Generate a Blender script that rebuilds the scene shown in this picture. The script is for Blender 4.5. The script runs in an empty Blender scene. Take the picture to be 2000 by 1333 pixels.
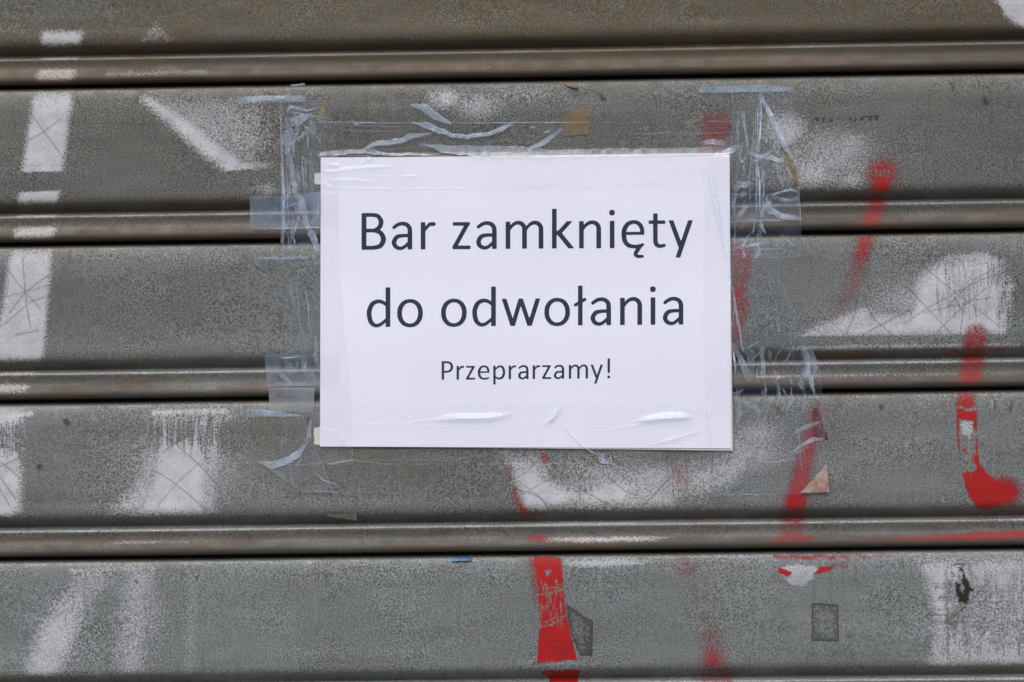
import bpy, math, random
import numpy as np
from mathutils import Matrix, Vector

random.seed(7)
rng = np.random.default_rng(7)
scene = bpy.context.scene
COL = scene.collection

# ------------------------------------------------------------------ camera
PXW, PXH = 2000.0, 1333.0
LENS, DIST = 102.0, 2.104
YAW, ROLL = math.radians(1.7), math.radians(0.80)
CZ = 1.5
F = np.array([-math.sin(YAW), math.cos(YAW), 0.0])
R0 = np.array([math.cos(YAW), math.sin(YAW), 0.0])
U0 = np.array([0.0, 0.0, 1.0])
RR = R0 * math.cos(ROLL) - U0 * math.sin(ROLL)      # camera rolled clockwise
UU = R0 * math.sin(ROLL) + U0 * math.cos(ROLL)
CAM = np.array([0.0, 0.0, CZ]) - DIST * F
FPX = LENS / 36.0 * PXW
cam_data = bpy.data.cameras.new("camera")
cam_data.lens = LENS
cam_data.sensor_width = 36.0
cam_data.clip_start, cam_data.clip_end = 0.05, 3000
cam = bpy.data.objects.new("camera", cam_data)
m = Matrix.Identity(4)
for i in range(3):
    m[i][0], m[i][1], m[i][2], m[i][3] = RR[i], UU[i], -F[i], CAM[i]
cam.matrix_world = m
COL.objects.link(cam)
scene.camera = cam

# ------------------------------------------------------------------ light
SUN_EL, SUN_AZ = math.radians(58), math.radians(200)   # azimuth clockwise from +Y: in front of the shutter, a little left
world = bpy.data.worlds.new("World")
scene.world = world
world.use_nodes = True
nt = world.node_tree
sky = nt.nodes.new("ShaderNodeTexSky")
sky.sky_type = 'NISHITA'
sky.sun_disc = False
sky.sun_elevation = SUN_EL
sky.sun_rotation = SUN_AZ
sky.dust_density = 3.0
bg = nt.nodes["Background"]
bg.inputs[1].default_value = 0.15
nt.links.new(sky.outputs[0], bg.inputs[0])
sd = bpy.data.lights.new("sun", 'SUN')
sd.energy = 0.7
sd.angle = math.radians(50)
sd.color = (1.0, 0.975, 0.94)
sun = bpy.data.objects.new("sun", sd)
sdir = Vector((math.sin(SUN_AZ) * math.cos(SUN_EL), math.cos(SUN_AZ) * math.cos(SUN_EL), math.sin(SUN_EL)))
sun.rotation_euler = sdir.to_track_quat('Z', 'Y').to_euler()
sun.location = sdir * 20
COL.objects.link(sun)
scene.view_settings.view_transform = 'Standard'
scene.view_settings.look = 'None'
scene.view_settings.exposure = 0.82
scene.view_settings.gamma = 1.0
scene.cycles.transparent_max_bounces = 24

# ------------------------------------------------------------------ pixel <-> shutter plane
def P(px, py, d=0.0):
    """photo pixel -> world point on the plane d millimetres in front of the shutter face"""
    px = np.asarray(px, float); py = np.asarray(py, float); d = np.asarray(d, float) * 0.001
    a = (px - PXW / 2) / FPX; b = (PXH / 2 - py) / FPX
    dx = F[0] + RR[0] * a + UU[0] * b
    dy = F[1] + RR[1] * a + UU[1] * b
    dz = F[2] + RR[2] * a + UU[2] * b
    t = (-d - CAM[1]) / dy
    return np.stack([CAM[0] + dx * t, CAM[1] + dy * t, CAM[2] + dz * t], -1)

def PIX(x, z):
    """point of the shutter plane -> photo pixel"""
    vx, vy, vz = x - CAM[0], -CAM[1] + 0 * x, z - CAM[2]
    w = vx * F[0] + vy * F[1] + vz * F[2]
    a = (vx * RR[0] + vy * RR[1] + vz * RR[2]) / w
    b = (vx * UU[0] + vy * UU[1] + vz * UU[2]) / w
    return PXW / 2 + a * FPX, PXH / 2 - b * FPX

MMPX = 1000 * DIST / FPX                      # millimetres per photo pixel
GAP0, PITCH = 153.5, 309.3                    # gap lines at picture centre
def gap_z(k):
    return float(P(1000.0, GAP0 + PITCH * k)[2])

# slat profile: u = photo px below the gap line, depth in mm behind the face (minus = proud)
PROF = [(-34, 17.0), (-18, 16.6), (-6, 14.5), (0, 11.5), (3, 8.0), (5, 5.2), (7.5, 3.2), (12, 2.0), (21, 1.1), (33, .5), (45, .15), (56, 0), (212, 0),
        (222, .25), (229, 1.0), (235, 2.8), (240, 5.2), (244, 7.2), (247, 8.3), (249.5, 8.6), (251.5, 7.6), (253, 5.6), (254.5, 3.9),
        (257, 3.1), (261, 3.2), (267, 3.3), (273, 3.0), (279, 2.3), (285, 1.3), (290, .4), (295, -.15), (299, -.1), (302, .6),
        (304, 1.8), (305.2, 3.4), (305.8, 6.0), (305.6, 11.0), (304.5, 15.4), (298, 16.0)]
def profile_rows():
    p = np.array(PROF)
    q = np.stack([p[:, 0], p[:, 1] / MMPX], 1)
    for _ in range(2):                        # corner cutting rounds the bends
        a = q[:-1] * .75 + q[1:] * .25; b = q[:-1] * .25 + q[1:] * .75
        q = np.concatenate([q[:1], np.stack([a, b], 1).reshape(-1, 2), q[-1:]])
    s = np.concatenate([[0], np.cumsum(np.hypot(*np.diff(q, axis=0).T))])
    n = int(s[-1] / 2.0)
    t = np.linspace(0, s[-1], n)
    return np.interp(t, s, q[:, 0]), np.interp(t, s, q[:, 1]) * MMPX
ROW_U, ROW_D = profile_rows()

def slat_wave(X, U, k):
    flat = sstep(40, 75, U) * (1 - sstep(195, 215, U))
    w = flat * (1.2 * (vnoise(X * 3.1 + 5 * k, U / 150 + 9 * k, 21) - .5) + .5 * (vnoise(X * 14, U / 60 + 3 * k, 22) - .5))
    w = w + flat * .35 * (vnoise(X * 30 + 3 * k, U / 34 + 5 * k, 26) - .5)
    return w + .5 * (vnoise(X * 5 + 7 * k, 0 * U + k, 23) - .5) + .45 * (vnoise(X * 17 + 7 * k, 0 * U + k, 27) - .5) + .25 * (vnoise(X * 60 + 7 * k, U / 20 + k, 28) - .5)

def sstep(a, b, x):
    t = np.clip((x - a) / (b - a), 0, 1)
    return t * t * (3 - 2 * t)

def vnoise(x, y, seed=0):
    """smooth value noise on arrays, 0..1"""
    x = np.asarray(x, float); y = np.asarray(y, float)
    xi = np.floor(x).astype(np.int64); yi = np.floor(y).astype(np.int64)
    fx, fy = x - xi, y - yi
    fx = fx * fx * (3 - 2 * fx); fy = fy * fy * (3 - 2 * fy)
    def h(a, b):
        v = (a * 374761393 + b * 668265263 + seed * 974711) & 0xffffffff
        v = ((v ^ (v >> 13)) * 1274126177) & 0xffffffff
        v = (v ^ (v >> 16)) & 0xffff
        return v / 65535.0
    return (h(xi, yi) * (1 - fx) + h(xi + 1, yi) * fx) * (1 - fy) + (h(xi, yi + 1) * (1 - fx) + h(xi + 1, yi + 1) * fx) * fy

# ------------------------------------------------------------------ paint fields in photo pixels
class Field:
    def __init__(s, x0, y0, x1, y1, step=1.0):
        s.x0, s.y0, s.st = x0, y0, step
        s.nx, s.ny = int((x1 - x0) / step) + 1, int((y1 - y0) / step) + 1
        s.a = np.zeros((s.ny, s.nx), np.float32)
    def box(s, xa, ya, xb, yb):
        i0 = max(0, int((xa - s.x0) / s.st)); i1 = min(s.nx, int((xb - s.x0) / s.st) + 2)
        j0 = max(0, int((ya - s.y0) / s.st)); j1 = min(s.ny, int((yb - s.y0) / s.st) + 2)
        if i1 <= i0 or j1 <= j0:
            return None
        X, Y = np.meshgrid(s.x0 + np.arange(i0, i1) * s.st, s.y0 + np.arange(j0, j1) * s.st)
        return (slice(j0, j1), slice(i0, i1)), X, Y
    def put(s, sl, v, mode='max'):
        if mode == 'max':
            s.a[sl] = np.maximum(s.a[sl], v)
        elif mode == 'add':
            s.a[sl] += v
        else:                                 # erase
            s.a[sl] *= 1 - v
    def line(s, pts, w, val=1.0, soft=2.0, mode='max', profile='flat', wob=0.0):
        pts = np.array(pts, float)
        w = np.broadcast_to(np.atleast_1d(np.array(w, float)), (len(pts),)) if np.size(w) in (1, len(pts)) else np.interp(np.linspace(0, 1, len(pts)), np.linspace(0, 1, len(w)), w)
        v = np.broadcast_to(np.atleast_1d(np.array(val, float)), (len(pts),)) if np.size(val) in (1, len(pts)) else np.interp(np.linspace(0, 1, len(pts)), np.linspace(0, 1, len(val)), val)
        mg = w.max() / 2 + soft * 2 + 2 + wob
        b = s.box(pts[:, 0].min() - mg, pts[:, 1].min() - mg, pts[:, 0].max() + mg, pts[:, 1].max() + mg)
        if b is None:
            return
        sl, X, Y = b
        if wob:
            X = X + wob * 2 * (vnoise(X / 14, Y / 14, 3) - .5) + wob * (vnoise(X / 4, Y / 4, 4) - .5)
            Y = Y + wob * 2 * (vnoise(X / 14, Y / 14, 5) - .5)
        out = np.zeros(X.shape)
        if profile == 'ramp':
            best = np.full(X.shape, 1e9)
        for k in range(len(pts) - 1):
            p, q = pts[k], pts[k + 1]
            dx, dy = q - p
            L2 = dx * dx + dy * dy + 1e-9
            t = np.clip(((X - p[0]) * dx + (Y - p[1]) * dy) / L2, 0, 1)
            dist = np.hypot(X - p[0] - t * dx, Y - p[1] - t * dy)
            hw = (w[k] * (1 - t) + w[k + 1] * t) / 2
            vv = v[k] * (1 - t) + v[k + 1] * t
            if profile == 'ramp':             # facet leaning back: low at its upper rim, high at its lower rim
                cr = ((Y - p[1]) * dx - (X - p[0]) * dy) / math.sqrt(L2) * (1 if dx >= 0 else -1)
                r = cr / (hw + .6)
                tp = np.clip(np.minimum(t if k == 0 else 1, (1 - t) if k == len(pts) - 2 else 1) * 4, 0, 1)
                hgt = np.where((np.abs(r) < 1) & (dist < hw + .6), (.5 + .5 * r) * vv * tp, 0)
                out = np.where(dist - hw < best, hgt, out); best = np.minimum(best, dist - hw)
                continue
            if profile == 'flat':
                c = 1 - sstep(-soft, soft, dist - hw)
            else:
                c = np.clip(1 - (dist / (hw + .7)) ** 2, 0, 1)
            out = np.maximum(out, c * vv)
        s.put(sl, out, mode)
    def poly(s, pts, val=1.0, soft=3.0, mode='max', wob=0.0):
        pts = np.array(pts, float)
        mg = soft * 2 + 2 + wob
        b = s.box(pts[:, 0].min() - mg, pts[:, 1].min() - mg, pts[:, 0].max() + mg, pts[:, 1].max() + mg)
        if b is None:
            return
        sl, X, Y = b
        if wob:
            X = X + wob * 2 * (vnoise(X / 16, Y / 16, 13) - .5) + wob * (vnoise(X / 5, Y / 5, 14) - .5)
            Y = Y + wob * 2 * (vnoise(X / 16, Y / 16, 15) - .5)
        sdv = poly_sd(X, Y, pts)
        s.put(sl, val * (1 - sstep(-soft, soft, sdv)), mode)
    def blob(s, cx, cy, rx, ry, val, mode='max', pw=1.0):
        b = s.box(cx - rx * 1.1, cy - ry * 1.1, cx + rx * 1.1, cy + ry * 1.1)
        if b is None:
            return
        sl, X, Y = b
        r = np.hypot((X - cx) / rx, (Y - cy) / ry)
        s.put(sl, val * (1 - sstep(0, 1, r)) ** pw, mode)
    def sample(s, px, py):
        gx = np.clip((px - s.x0) / s.st, 0, s.nx - 1.001); gy = np.clip((py - s.y0) / s.st, 0, s.ny - 1.001)
        i = gx.astype(int); j = gy.astype(int); fx = gx - i; fy = gy - j
        a = s.a
        return (a[j, i] * (1 - fx) + a[j, i + 1] * fx) * (1 - fy) + (a[j + 1, i] * (1 - fx) + a[j + 1, i + 1] * fx) * fy

def poly_sd(X, Y, pts):
    d2 = np.full(X.shape, 1e12); ins = np.zeros(X.shape, bool)
    n = len(pts)
    for k in range(n):
        p, q = pts[k], pts[(k + 1) % n]
        dx, dy = q - p
        t = np.clip(((X - p[0]) * dx + (Y - p[1]) * dy) / (dx * dx + dy * dy + 1e-9), 0, 1)
        d2 = np.minimum(d2, (X - p[0] - t * dx) ** 2 + (Y - p[1] - t * dy) ** 2)
        cond = ((p[1] > Y) != (q[1] > Y))
        xi = p[0] + (Y - p[1]) * dx / (dy if abs(dy) > 1e-9 else 1e-9)
        ins ^= cond & (X < xi)
    d = np.sqrt(d2)
    return np.where(ins, -d, d)

BX = (-320, -180, 2320, 1560)
WH, RD, SC, DK, WR = (Field(*BX) for _ in range(5))   # white spray, red spray, scratches, dark marks, wear

# white spray
WH.poly([(80, 60), (164, 60), (145, 175), (125, 338), (106, 470), (86, 705), (52, 770), (-40, 770), (-20, 700), (2, 600), (20, 470), (40, 338), (62, 190)], .80, 14)
WH.poly([(-60, 790), (48, 790), (42, 1000), (20, 1012), (-80, 1012)], .82, 20)
WH.poly([(20, 338), (140, 335), (135, 364), (112, 372), (15, 376)], 1, 3, 'erase')
WH.poly([(240, 84), (270, 78), (305, 40), (335, 70), (370, 84), (360, 96), (240, 96)], .42, 10)
WH.line([(165, 88), (380, 88), (560, 82), (700, 92)], 16, [.45, .3, .3, .1], 10)
WH.line([(210, 145), (300, 143), (400, 140)], 14, .5, 8)
WH.poly([(262, 186), (300, 190), (520, 190), (525, 250), (510, 335), (445, 334), (395, 290), (330, 240)], .50, 30)
WH.line([(285, 194), (340, 232), (400, 282), (455, 322)], [22, 38, 46, 44], .80, 22)
WH.line([(445, 325), (500, 324), (540, 322)], 18, [.85, .6, .3], 6)
WH.poly([(445, 335), (560, 333), (560, 370), (430, 370)], 1, 3, 'erase')
WH.blob(520, 372, 55, 40, .45)
WH.blob(868, 190, 70, 50, .66); WH.blob(930, 210, 120, 70, .50); WH.blob(1020, 180, 160, 50, .36)
WH.line([(800, 75), (850, 78), (930, 80)], 8, .45, 6); WH.line([(830, 133), (960, 131)], 6, .4, 5)
WH.blob(1535, 255, 95, 75, .72); WH.blob(1590, 330, 120, 95, .60); WH.blob(1660, 290, 90, 80, .56); WH.blob(1660, 350, 80, 60, .5)
WH.poly([(1540, 668), (1590, 632), (1690, 596), (1770, 566), (1800, 525), (1850, 496), (1920, 490), (1960, 505), (1982, 560), (1975, 620), (1968, 660)], .66, 18)
WH.poly([(1795, 540), (1830, 508), (1900, 498), (1950, 512), (1968, 560), (1960, 655), (1600, 662), (1590, 640), (1700, 628), (1770, 622)], .82, 24)
WH.poly([(1690, 580), (1790, 570), (1780, 615), (1700, 620)], .35, 10, 'erase')
WH.poly([(1530, 659), (2030, 653), (2030, 672), (1530, 677)], 1, 2, 'erase')
WH.line([(1535, 685), (1620, 682), (1760, 679), (1990, 676)], 14, [.7, .8, .7, .6], 6)
WH.line([(1480, 736), (1640, 734), (1900, 730), (2000, 728)], 8, [.7, .55, .4, .3], 5)
WH.poly([(285, 806), (460, 800), (448, 880), (440, 930), (425, 1010), (205, 1012), (250, 940), (282, 870)], .62, 36)
WH.poly([(305, 850), (400, 850), (415, 930), (400, 1008), (262, 1010), (290, 930)], .84, 30)
WH.line([(300, 806), (440, 803)], 14, .8, 8)
WH.line([(200, 1060), (260, 1059), (330, 1058), (480, 1056)], 10, [.3, .6, .5, .3], 6)
WH.poly([(980, 884), (1070, 884), (1090, 930), (1150, 925), (1200, 905), (1345, 900), (1420, 890), (1520, 815), (1500, 870), (1440, 950), (1340, 975), (1310, 1003), (1015, 1005), (995, 950)], .60, 30)
WH.poly([(1000, 930), (1040, 895), (1065, 930), (1130, 955), (1210, 930), (1250, 950), (1220, 990), (1120, 985), (1060, 998), (1020, 995)], .84, 24)
WH.blob(1480, 850, 110, 70, .55)
WH.line([(1010, 1024), (1100, 1022), (1220, 1022), (1340, 1020)], 10, [.5, .9, .8, .3], 5)
WH.line([(1040, 1052), (1130, 1055), (1260, 1053), (1330, 1050)], 12, [.5, .85, .8, .2], 6)
WH.line([(1090, 1098), (1140, 1100), (1230, 1098), (1300, 1094)], 18, [.5, .85, .8, .3], 8)
WH.line([(195, 1112), (150, 1170), (115, 1230), (85, 1310)], [100, 84, 90, 88], [.42, .56, .70, .68], 38)
WH.blob(100, 1262, 46, 60, .6)
WH.line([(140, 1117), (210, 1112), (300, 1110)], 14, .6, 8)
WH.line([(276, 1110), (265, 1200), (255, 1300)], 78, .50, 36)
WH.line([(375, 1130), (370, 1310)], 30, .42, 24)
WH.poly([(1788, 1092), (1885, 1088), (1880, 1180), (1850, 1260), (1845, 1330), (1815, 1330), (1818, 1200), (1800, 1140)], .66, 26)
WH.poly([(1870, 1090), (2060, 1085), (2060, 1310), (1820, 1330), (1840, 1200)], .58, 24)
WH.blob(1840, 1130, 60, 70, .85); WH.blob(1960, 1135, 70, 70, .72); WH.blob(1840, 1300, 70, 60, .7)
WH.poly([(1925, -40), (2060, -40), (2060, 60), (2000, 62), (1960, 32)], .82, 14)
WH.line([(0, 815), (30, 812), (60, 808)], 12, .9, 6)

WH.poly([(1526, 1104), (1560, 1098), (1598, 1106), (1592, 1130), (1570, 1146), (1545, 1144), (1528, 1126)], .62, 5, wob=5)
WH.poly([(1874, 822), (1902, 822), (1900, 900), (1884, 905)], .6, 5)
WH.blob(350, 925, 230, 170, .56, pw=.8); WH.blob(120, 1210, 170, 170, .42); WH.blob(280, 1200, 140, 190, .42)
WH.blob(1610, 310, 240, 150, .54); WH.blob(1800, 590, 260, 130, .54); WH.blob(1190, 950, 300, 120, .56, pw=.8); WH.blob(1460, 880, 170, 100, .52); WH.blob(1900, 1200, 220, 200, .5); WH.blob(470, 265, 170, 130, .52)
# red spray
RD.poly([(1372, 222), (1420, 212), (1436, 240), (1432, 275), (1418, 300), (1352, 306), (1362, 270)], .56, 12)
RD.blob(1724, 342, 62, 66, .85, pw=.8); RD.blob(1722, 366, 40, 34, 1.05)
RD.line([(1728, 340), (1712, 400), (1697, 450), (1684, 490)], [44, 46, 46, 38], [.70, .84, .8, .74], 18)
RD.line([(1684, 490), (1672, 530), (1655, 575), (1630, 618)], [44, 50, 50, 42], [.72, .52, .5, .38], 20)
RD.poly([(1428, 470), (1470, 476), (1474, 520), (1462, 560), (1468, 610), (1452, 650), (1438, 690), (1424, 690)], .60, 12)
RD.blob(1440, 575, 30, 36, .8); RD.blob(1438, 500, 34, 26, .72)
RD.line([(1908, 655), (1902, 700), (1890, 760), (1884, 790)], [54, 54, 48, 42], [.66, .84, .8, .76], 14)
RD.line([(1888, 800), (1889, 860), (1894, 910), (1908, 940), (1928, 962)], [40, 40, 38, 50, 62], 1, 4)
RD.line([(1928, 962), (1950, 958), (1966, 952)], [58, 48, 36], .9, 18)
RD.poly([(1880, 915), (1911, 915), (1921, 935), (1938, 948), (1950, 950), (1956, 960), (1956, 975), (1950, 988), (1932, 999), (1908, 992), (1892, 970), (1884, 945)], 1, 4)
RD.blob(1958, 962, 64, 56, 1.05, pw=.8); RD.blob(1560, 930, 80, 130, .34); RD.blob(1890, 850, 60, 140, .34); RD.blob(1700, 420, 90, 150, .30)
RD.poly([(1872, 822), (1903, 822), (1903, 848), (1874, 850)], 1, 3, 'erase', wob=4)
RD.poly([(1876, 846), (1902, 844), (1896, 900), (1884, 905)], .62, 6, 'erase', wob=8)
RD.poly([(1880, 905), (1905, 907), (1904, 919), (1880, 920)], 1, 2, 'erase', wob=4)
RD.line([(1862, 798), (1904, 797)], 7, .9, 2, 'erase', wob=5)
RD.line([(1598, 792), (1585, 850), (1570, 910), (1555, 975), (1548, 1035)], [36, 44, 48, 54, 60], [.52, .70, .72, .84, .72], 20)
RD.blob(1550, 985, 34, 28, 1.0)
RD.line([(992, 890), (998, 930), (1008, 975), (1024, 1002)], [9, 11, 16, 22], [.45, .62, .72, .74], 11)
RD.line([(1025, 1008), (1060, 1006)], 18, .7, 8)
RD.line([(1035, 1050), (1055, 1052), (1085, 1050)], 18, [.7, .8, .3], 8)
RD.line([(1040, 1100), (1050, 1110), (1046, 1200)], 30, [.7, .75, .3], 14)
RD.poly([(1042, 1086), (1096, 1090), (1100, 1140), (1106, 1200), (1128, 1292), (1048, 1296), (1054, 1220), (1052, 1150)], 1.1, 2.5)
RD.poly([(1040, 1297), (1136, 1291), (1136, 1309), (1040, 1312)], 1, 2, 'erase', wob=4)
RD.poly([(1055, 1312), (1132, 1309), (1128, 1345), (1082, 1345)], 1.1, 2.5, wob=3)
RD.poly([(1062, 1114), (1078, 1114), (1070, 1128)], 1, 2, 'erase')
RD.blob(1064, 896, 22, 22, .8)
RD.line([(1515, 1086), (1600, 1086), (1760, 1086), (2000, 1080)], [10, 12, 8, 6], [.8, .78, .5, .28], 5, wob=4)
RD.poly([(1516, 1106), (1532, 1110), (1548, 1120), (1540, 1128), (1524, 1122)], 1, 2, wob=4)
RD.poly([(1588, 1122), (1600, 1108), (1634, 1102), (1620, 1116), (1600, 1124)], 1, 3, wob=4)
RD.line([(1630, 1106), (1660, 1100)], 22, .5, 12)
RD.line([(1510, 1102), (1520, 1132), (1545, 1146)], 9, .5, 8)
RD.line([(1515, 1054), (1570, 1054), (1580, 1052)], 14, .75, 5)
RD.line([(1680, 1054), (1800, 1052), (1900, 1048), (2040, 1042)], [6, 10, 18, 22], [.55, .8, .8, .8], 6)
RD.line([(1830, 1016), (1920, 1014), (2040, 1010)], 14, [.4, .62, .55], 8)
RD.line([(1375, 1130), (1380, 1190), (1392, 1250), (1400, 1340)], [44, 40, 60, 90], [.36, .40, .52, .62], 28)
RD.blob(1392, 1290, 60, 70, .72); RD.blob(1345, 1110, 60, 50, .50)
RD.line([(1350, 1100), (1362, 1180)], 40, .36, 22)
RD.blob(1330, 930, 70, 90, .52); RD.line([(1280, 1002), (1360, 1004), (1450, 1006)], 24, [.3, .5, .3], 14)
RD.line([(1300, 890), (1332, 890)], 26, .42, 6)
RD.line([(1600, 700), (1700, 690)], 30, .40, 16)
RD.line([(1850, 690), (1960, 683)], 14, .7, 8)
RD.line([(1600, 740), (1790, 738)], 16, .34, 8)

# worn vertical streaks through white paint
for _ in range(260):
    x = rng.uniform(1828, 1968); y0 = rng.uniform(505, 600)
    WR.line([(x, y0), (x + rng.uniform(-2, 2), y0 + rng.uniform(12, 50))], 1.6, rng.uniform(.1, .42), 1.0)
for _ in range(170):
    x = rng.uniform(292, 470); y0 = rng.uniform(812, 850)
    WR.line([(x, y0), (x, y0 + rng.uniform(10, 55))], 1.8, rng.uniform(.2, .7), 1.0)
for _ in range(60):
    x = rng.uniform(-5, 45); y0 = rng.uniform(820, 850)
    WR.line([(x, y0), (x, y0 + rng.uniform(10, 60))], 1.8, rng.uniform(.3, .8), 1.0)
for _ in range(260):
    x = rng.uniform(1848, 2010); y0 = rng.uniform(1110, 1230)
    WR.line([(x, y0), (x, y0 + rng.uniform(12, 70))], 2.4, rng.uniform(.05, .32), 1.6)
for _ in range(46):
    x = rng.uniform(1820, 1860); y = rng.uniform(1140, 1235)
    WR.line([(x, y), (x + rng.uniform(30, 110), y + rng.uniform(-3, 3))], 2.4, rng.uniform(.1, .5), 1.2)
for _ in range(120):                                 # scuffs in the red stripe
    x = rng.uniform(1056, 1102); y = rng.uniform(1130, 1215)
    WR.line([(x, y), (x + rng.uniform(-1, 1), y + rng.uniform(4, 18))], 1.6, rng.uniform(.3, .9), 1.0)
for a in ([(1054, 1162), (1075, 1158), (1100, 1152)], [(1057, 1224), (1080, 1220), (1104, 1204)], [(1062, 1217), (1080, 1208), (1106, 1203)], [(1066, 1150), (1080, 1147), (1100, 1150)], [(1057, 1180), (1056, 1228)]):
    WR.line(a, 1.8, .85, 1.0)
for _ in range(90):                                  # scuffs in the red hook
    x = rng.uniform(1874, 1906); y = rng.uniform(846, 915)
    WR.line([(x, y), (x + 1, y + rng.uniform(5, 22))], 2.0, rng.uniform(.3, 1), 1.0)
for k in range(4):
    WR.line([(1711 + 8 * k, 332 + (k % 2) * 3), (1712 + 8 * k, 344)], 3, .8, 1.5)

# scratches (bare dark lines through the paint)
for a in [[(60, 222), (84, 255), (125, 310)], [(56, 275), (85, 258), (118, 233)],
          [(305, 842), (346, 870), (388, 908), (430, 953)], [(372, 848), (340, 866), (318, 885)], [(294, 919), (318, 928), (344, 947), (375, 972), (404, 998)], [(389, 904), (350, 940), (309, 986)],
          [(0, 872), (20, 874), (34, 880)], [(0, 912), (32, 897)], [(0, 932), (30, 975)], [(-6, 897), (36, 932)], [(-5, 948), (20, 990)],
          [(1804, 522), (1870, 575), (1952, 638)], [(1765, 633), (1815, 600), (1866, 572), (1920, 545), (1977, 528)], [(1864, 503), (1878, 508), (1886, 530), (1886, 555), (1880, 617), (1876, 652)],
          [(1771, 559), (1815, 606), (1858, 652)], [(1806, 611), (1870, 596), (1938, 580)], [(1926, 563), (1880, 600), (1827, 652)], [(1684, 654), (1730, 630), (1779, 605)],
          [(1692, 596), (1709, 625), (1742, 654)], [(1676, 576), (1668, 620), (1651, 654)], [(1620, 625), (1649, 654)], [(1830, 572), (1836, 614)], [(1864, 580), (1880, 610)], [(1950, 520), (1905, 545), (1850, 600)],
          [(1004, 937), (1030, 922), (1050, 901)], [(1002, 955), (1030, 962), (1054, 972), (1071, 993)], [(1014, 969), (1045, 952), (1079, 932)], [(1012, 939), (1050, 968), (1089, 999)],
          [(1135, 912), (1131, 947), (1133, 982)], [(1181, 926), (1223, 962)], [(1239, 916), (1232, 945), (1225, 962)], [(1318, 922), (1285, 960), (1254, 989)], [(1116, 945), (1177, 980)], [(1125, 982), (1121, 999)], [(1195, 912), (1230, 942)],
          [(10, 520), (40, 560), (78, 604)], [(18, 612), (50, 570), (92, 540)], [(-4, 584), (50, 570), (102, 556)], [(30, 655), (75, 645)], [(44, 505), (52, 600), (60, 640)], [(0, 640), (60, 590), (100, 575)],
          [(1115, 1038), (1160, 1044), (1195, 1052)], [(1205, 1035), (1250, 1044), (1300, 1048)],
          [(1840, 1222), (1880, 1190), (1930, 1140)], [(1856, 1295), (1850, 1250)]]:
    SC.line(a, 1.7, rng.uniform(.7, 1), 1.1)
for _ in range(40):
    x, y = rng.uniform(0, 2000), rng.uniform(0, 1333); t = rng.uniform(-.5, .5) + (1.57 if rng.random() < .4 else 0); L = rng.uniform(8, 40)
    SC.line([(x, y), (x + L * math.cos(t), y + L * math.sin(t))], 1.2, rng.uniform(.1, .35), 1.0)

for _ in range(46):                                  # long rubbing marks along the slats
    x, y = rng.uniform(-50, 1900), rng.uniform(0, 1333); L = rng.uniform(40, 260)
    SC.line([(x, y), (x + L * .5, y - L * .008 + rng.uniform(-2, 2)), (x + L, y - L * .016)], 1.3, [.03, rng.uniform(.12, .4), .03], 1.0)
for _ in range(90):                                  # vertical dirt runs
    x = rng.uniform(0, 2000); k = rng.integers(0, 5); y = 153 + 309 * k + rng.uniform(15, 60) - (x - 1000) * .0145; L = rng.uniform(30, 170)
    DK.line([(x, y), (x + rng.uniform(-2, 2), y + L * .5), (x + rng.uniform(-4, 4), y + L)], [2, rng.uniform(3, 9), 2], [rng.uniform(.12, .36), .16, 0], 3.0, wob=2)
# dark marks: drip stains, glue dots, flaked black paint
for x, y in [(1593, 232), (1610, 231), (1625, 232), (1660, 231), (1672, 232), (1684, 231), (1700, 232), (1714, 229)]:
    DK.line([(x, y), (x + rng.uniform(-3, 3), y + rng.uniform(2, 7))], rng.uniform(3, 5), .9, 1.5, wob=2)
DK.line([(1690, 229), (1716, 227)], 3, .8, 1.5)
for x, y, l in [(130, 823, 8), (408, 815, 8), (1516, 797, 10), (1524, 806, 6), (1720, 793, 8), (1944, 792, 5), (1975, 792, 9), (1864, 174, 5), (1925, 192, 12), (962, 1124, 5), (384, 1128, 8), (264, 1135, 4), (80, 908, 7), (1176, 185, 10), (1762, 1098, 10), (1738, 1200, 4), (1660, 1243, 4), (1684, 1304, 5), (600, 815, 12)]:
    DK.line([(x, y), (x + rng.uniform(-4, 4), y + l)], rng.uniform(4, 8), rng.uniform(.4, .75), 2.5, wob=4)
DK.poly([(1866, 1138), (1874, 1134), (1882, 1160), (1890, 1148), (1884, 1118), (1872, 1112), (1880, 1110), (1894, 1140), (1893, 1176), (1878, 1172), (1868, 1162)], 1, 1.5, wob=5)
DK.line([(1879, 1112), (1884, 1130), (1892, 1150), (1890, 1172)], [5, 8, 12, 11], 1, 1.2, wob=5); DK.line([(1867, 1136), (1869, 1158), (1877, 1170), (1888, 1173)], [6, 9, 8, 7], 1, 1.2, wob=5)
DK.line([(1868, 1104), (1888, 1103)], 3, .8, 1, wob=4); DK.line([(1895, 1105), (1896, 1120)], 3, .6, 1, wob=3)
DK.line([(1848, 1110), (1846, 1190), (1852, 1215)], 5, .4, 3, wob=6); DK.line([(1848, 1195), (1856, 1220), (1866, 1224), (1872, 1180)], 4, .45, 2, wob=6)
for k in range(26):
    x = rng.uniform(1845, 1900); y = rng.uniform(1100, 1220)
    DK.line([(x, y), (x + rng.uniform(-4, 4), y + rng.uniform(3, 14))], rng.uniform(1.5, 4), rng.uniform(.3, .7), 1.2, wob=4)
for k in range(60):                                  # pin-head specks all over
    x, y = rng.uniform(0, 2000), rng.uniform(0, 1333)
    DK.line([(x, y), (x + rng.uniform(-2, 2), y + rng.uniform(1, 5))], rng.uniform(1.5, 3.5), rng.uniform(.25, .6), 1.2)

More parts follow.
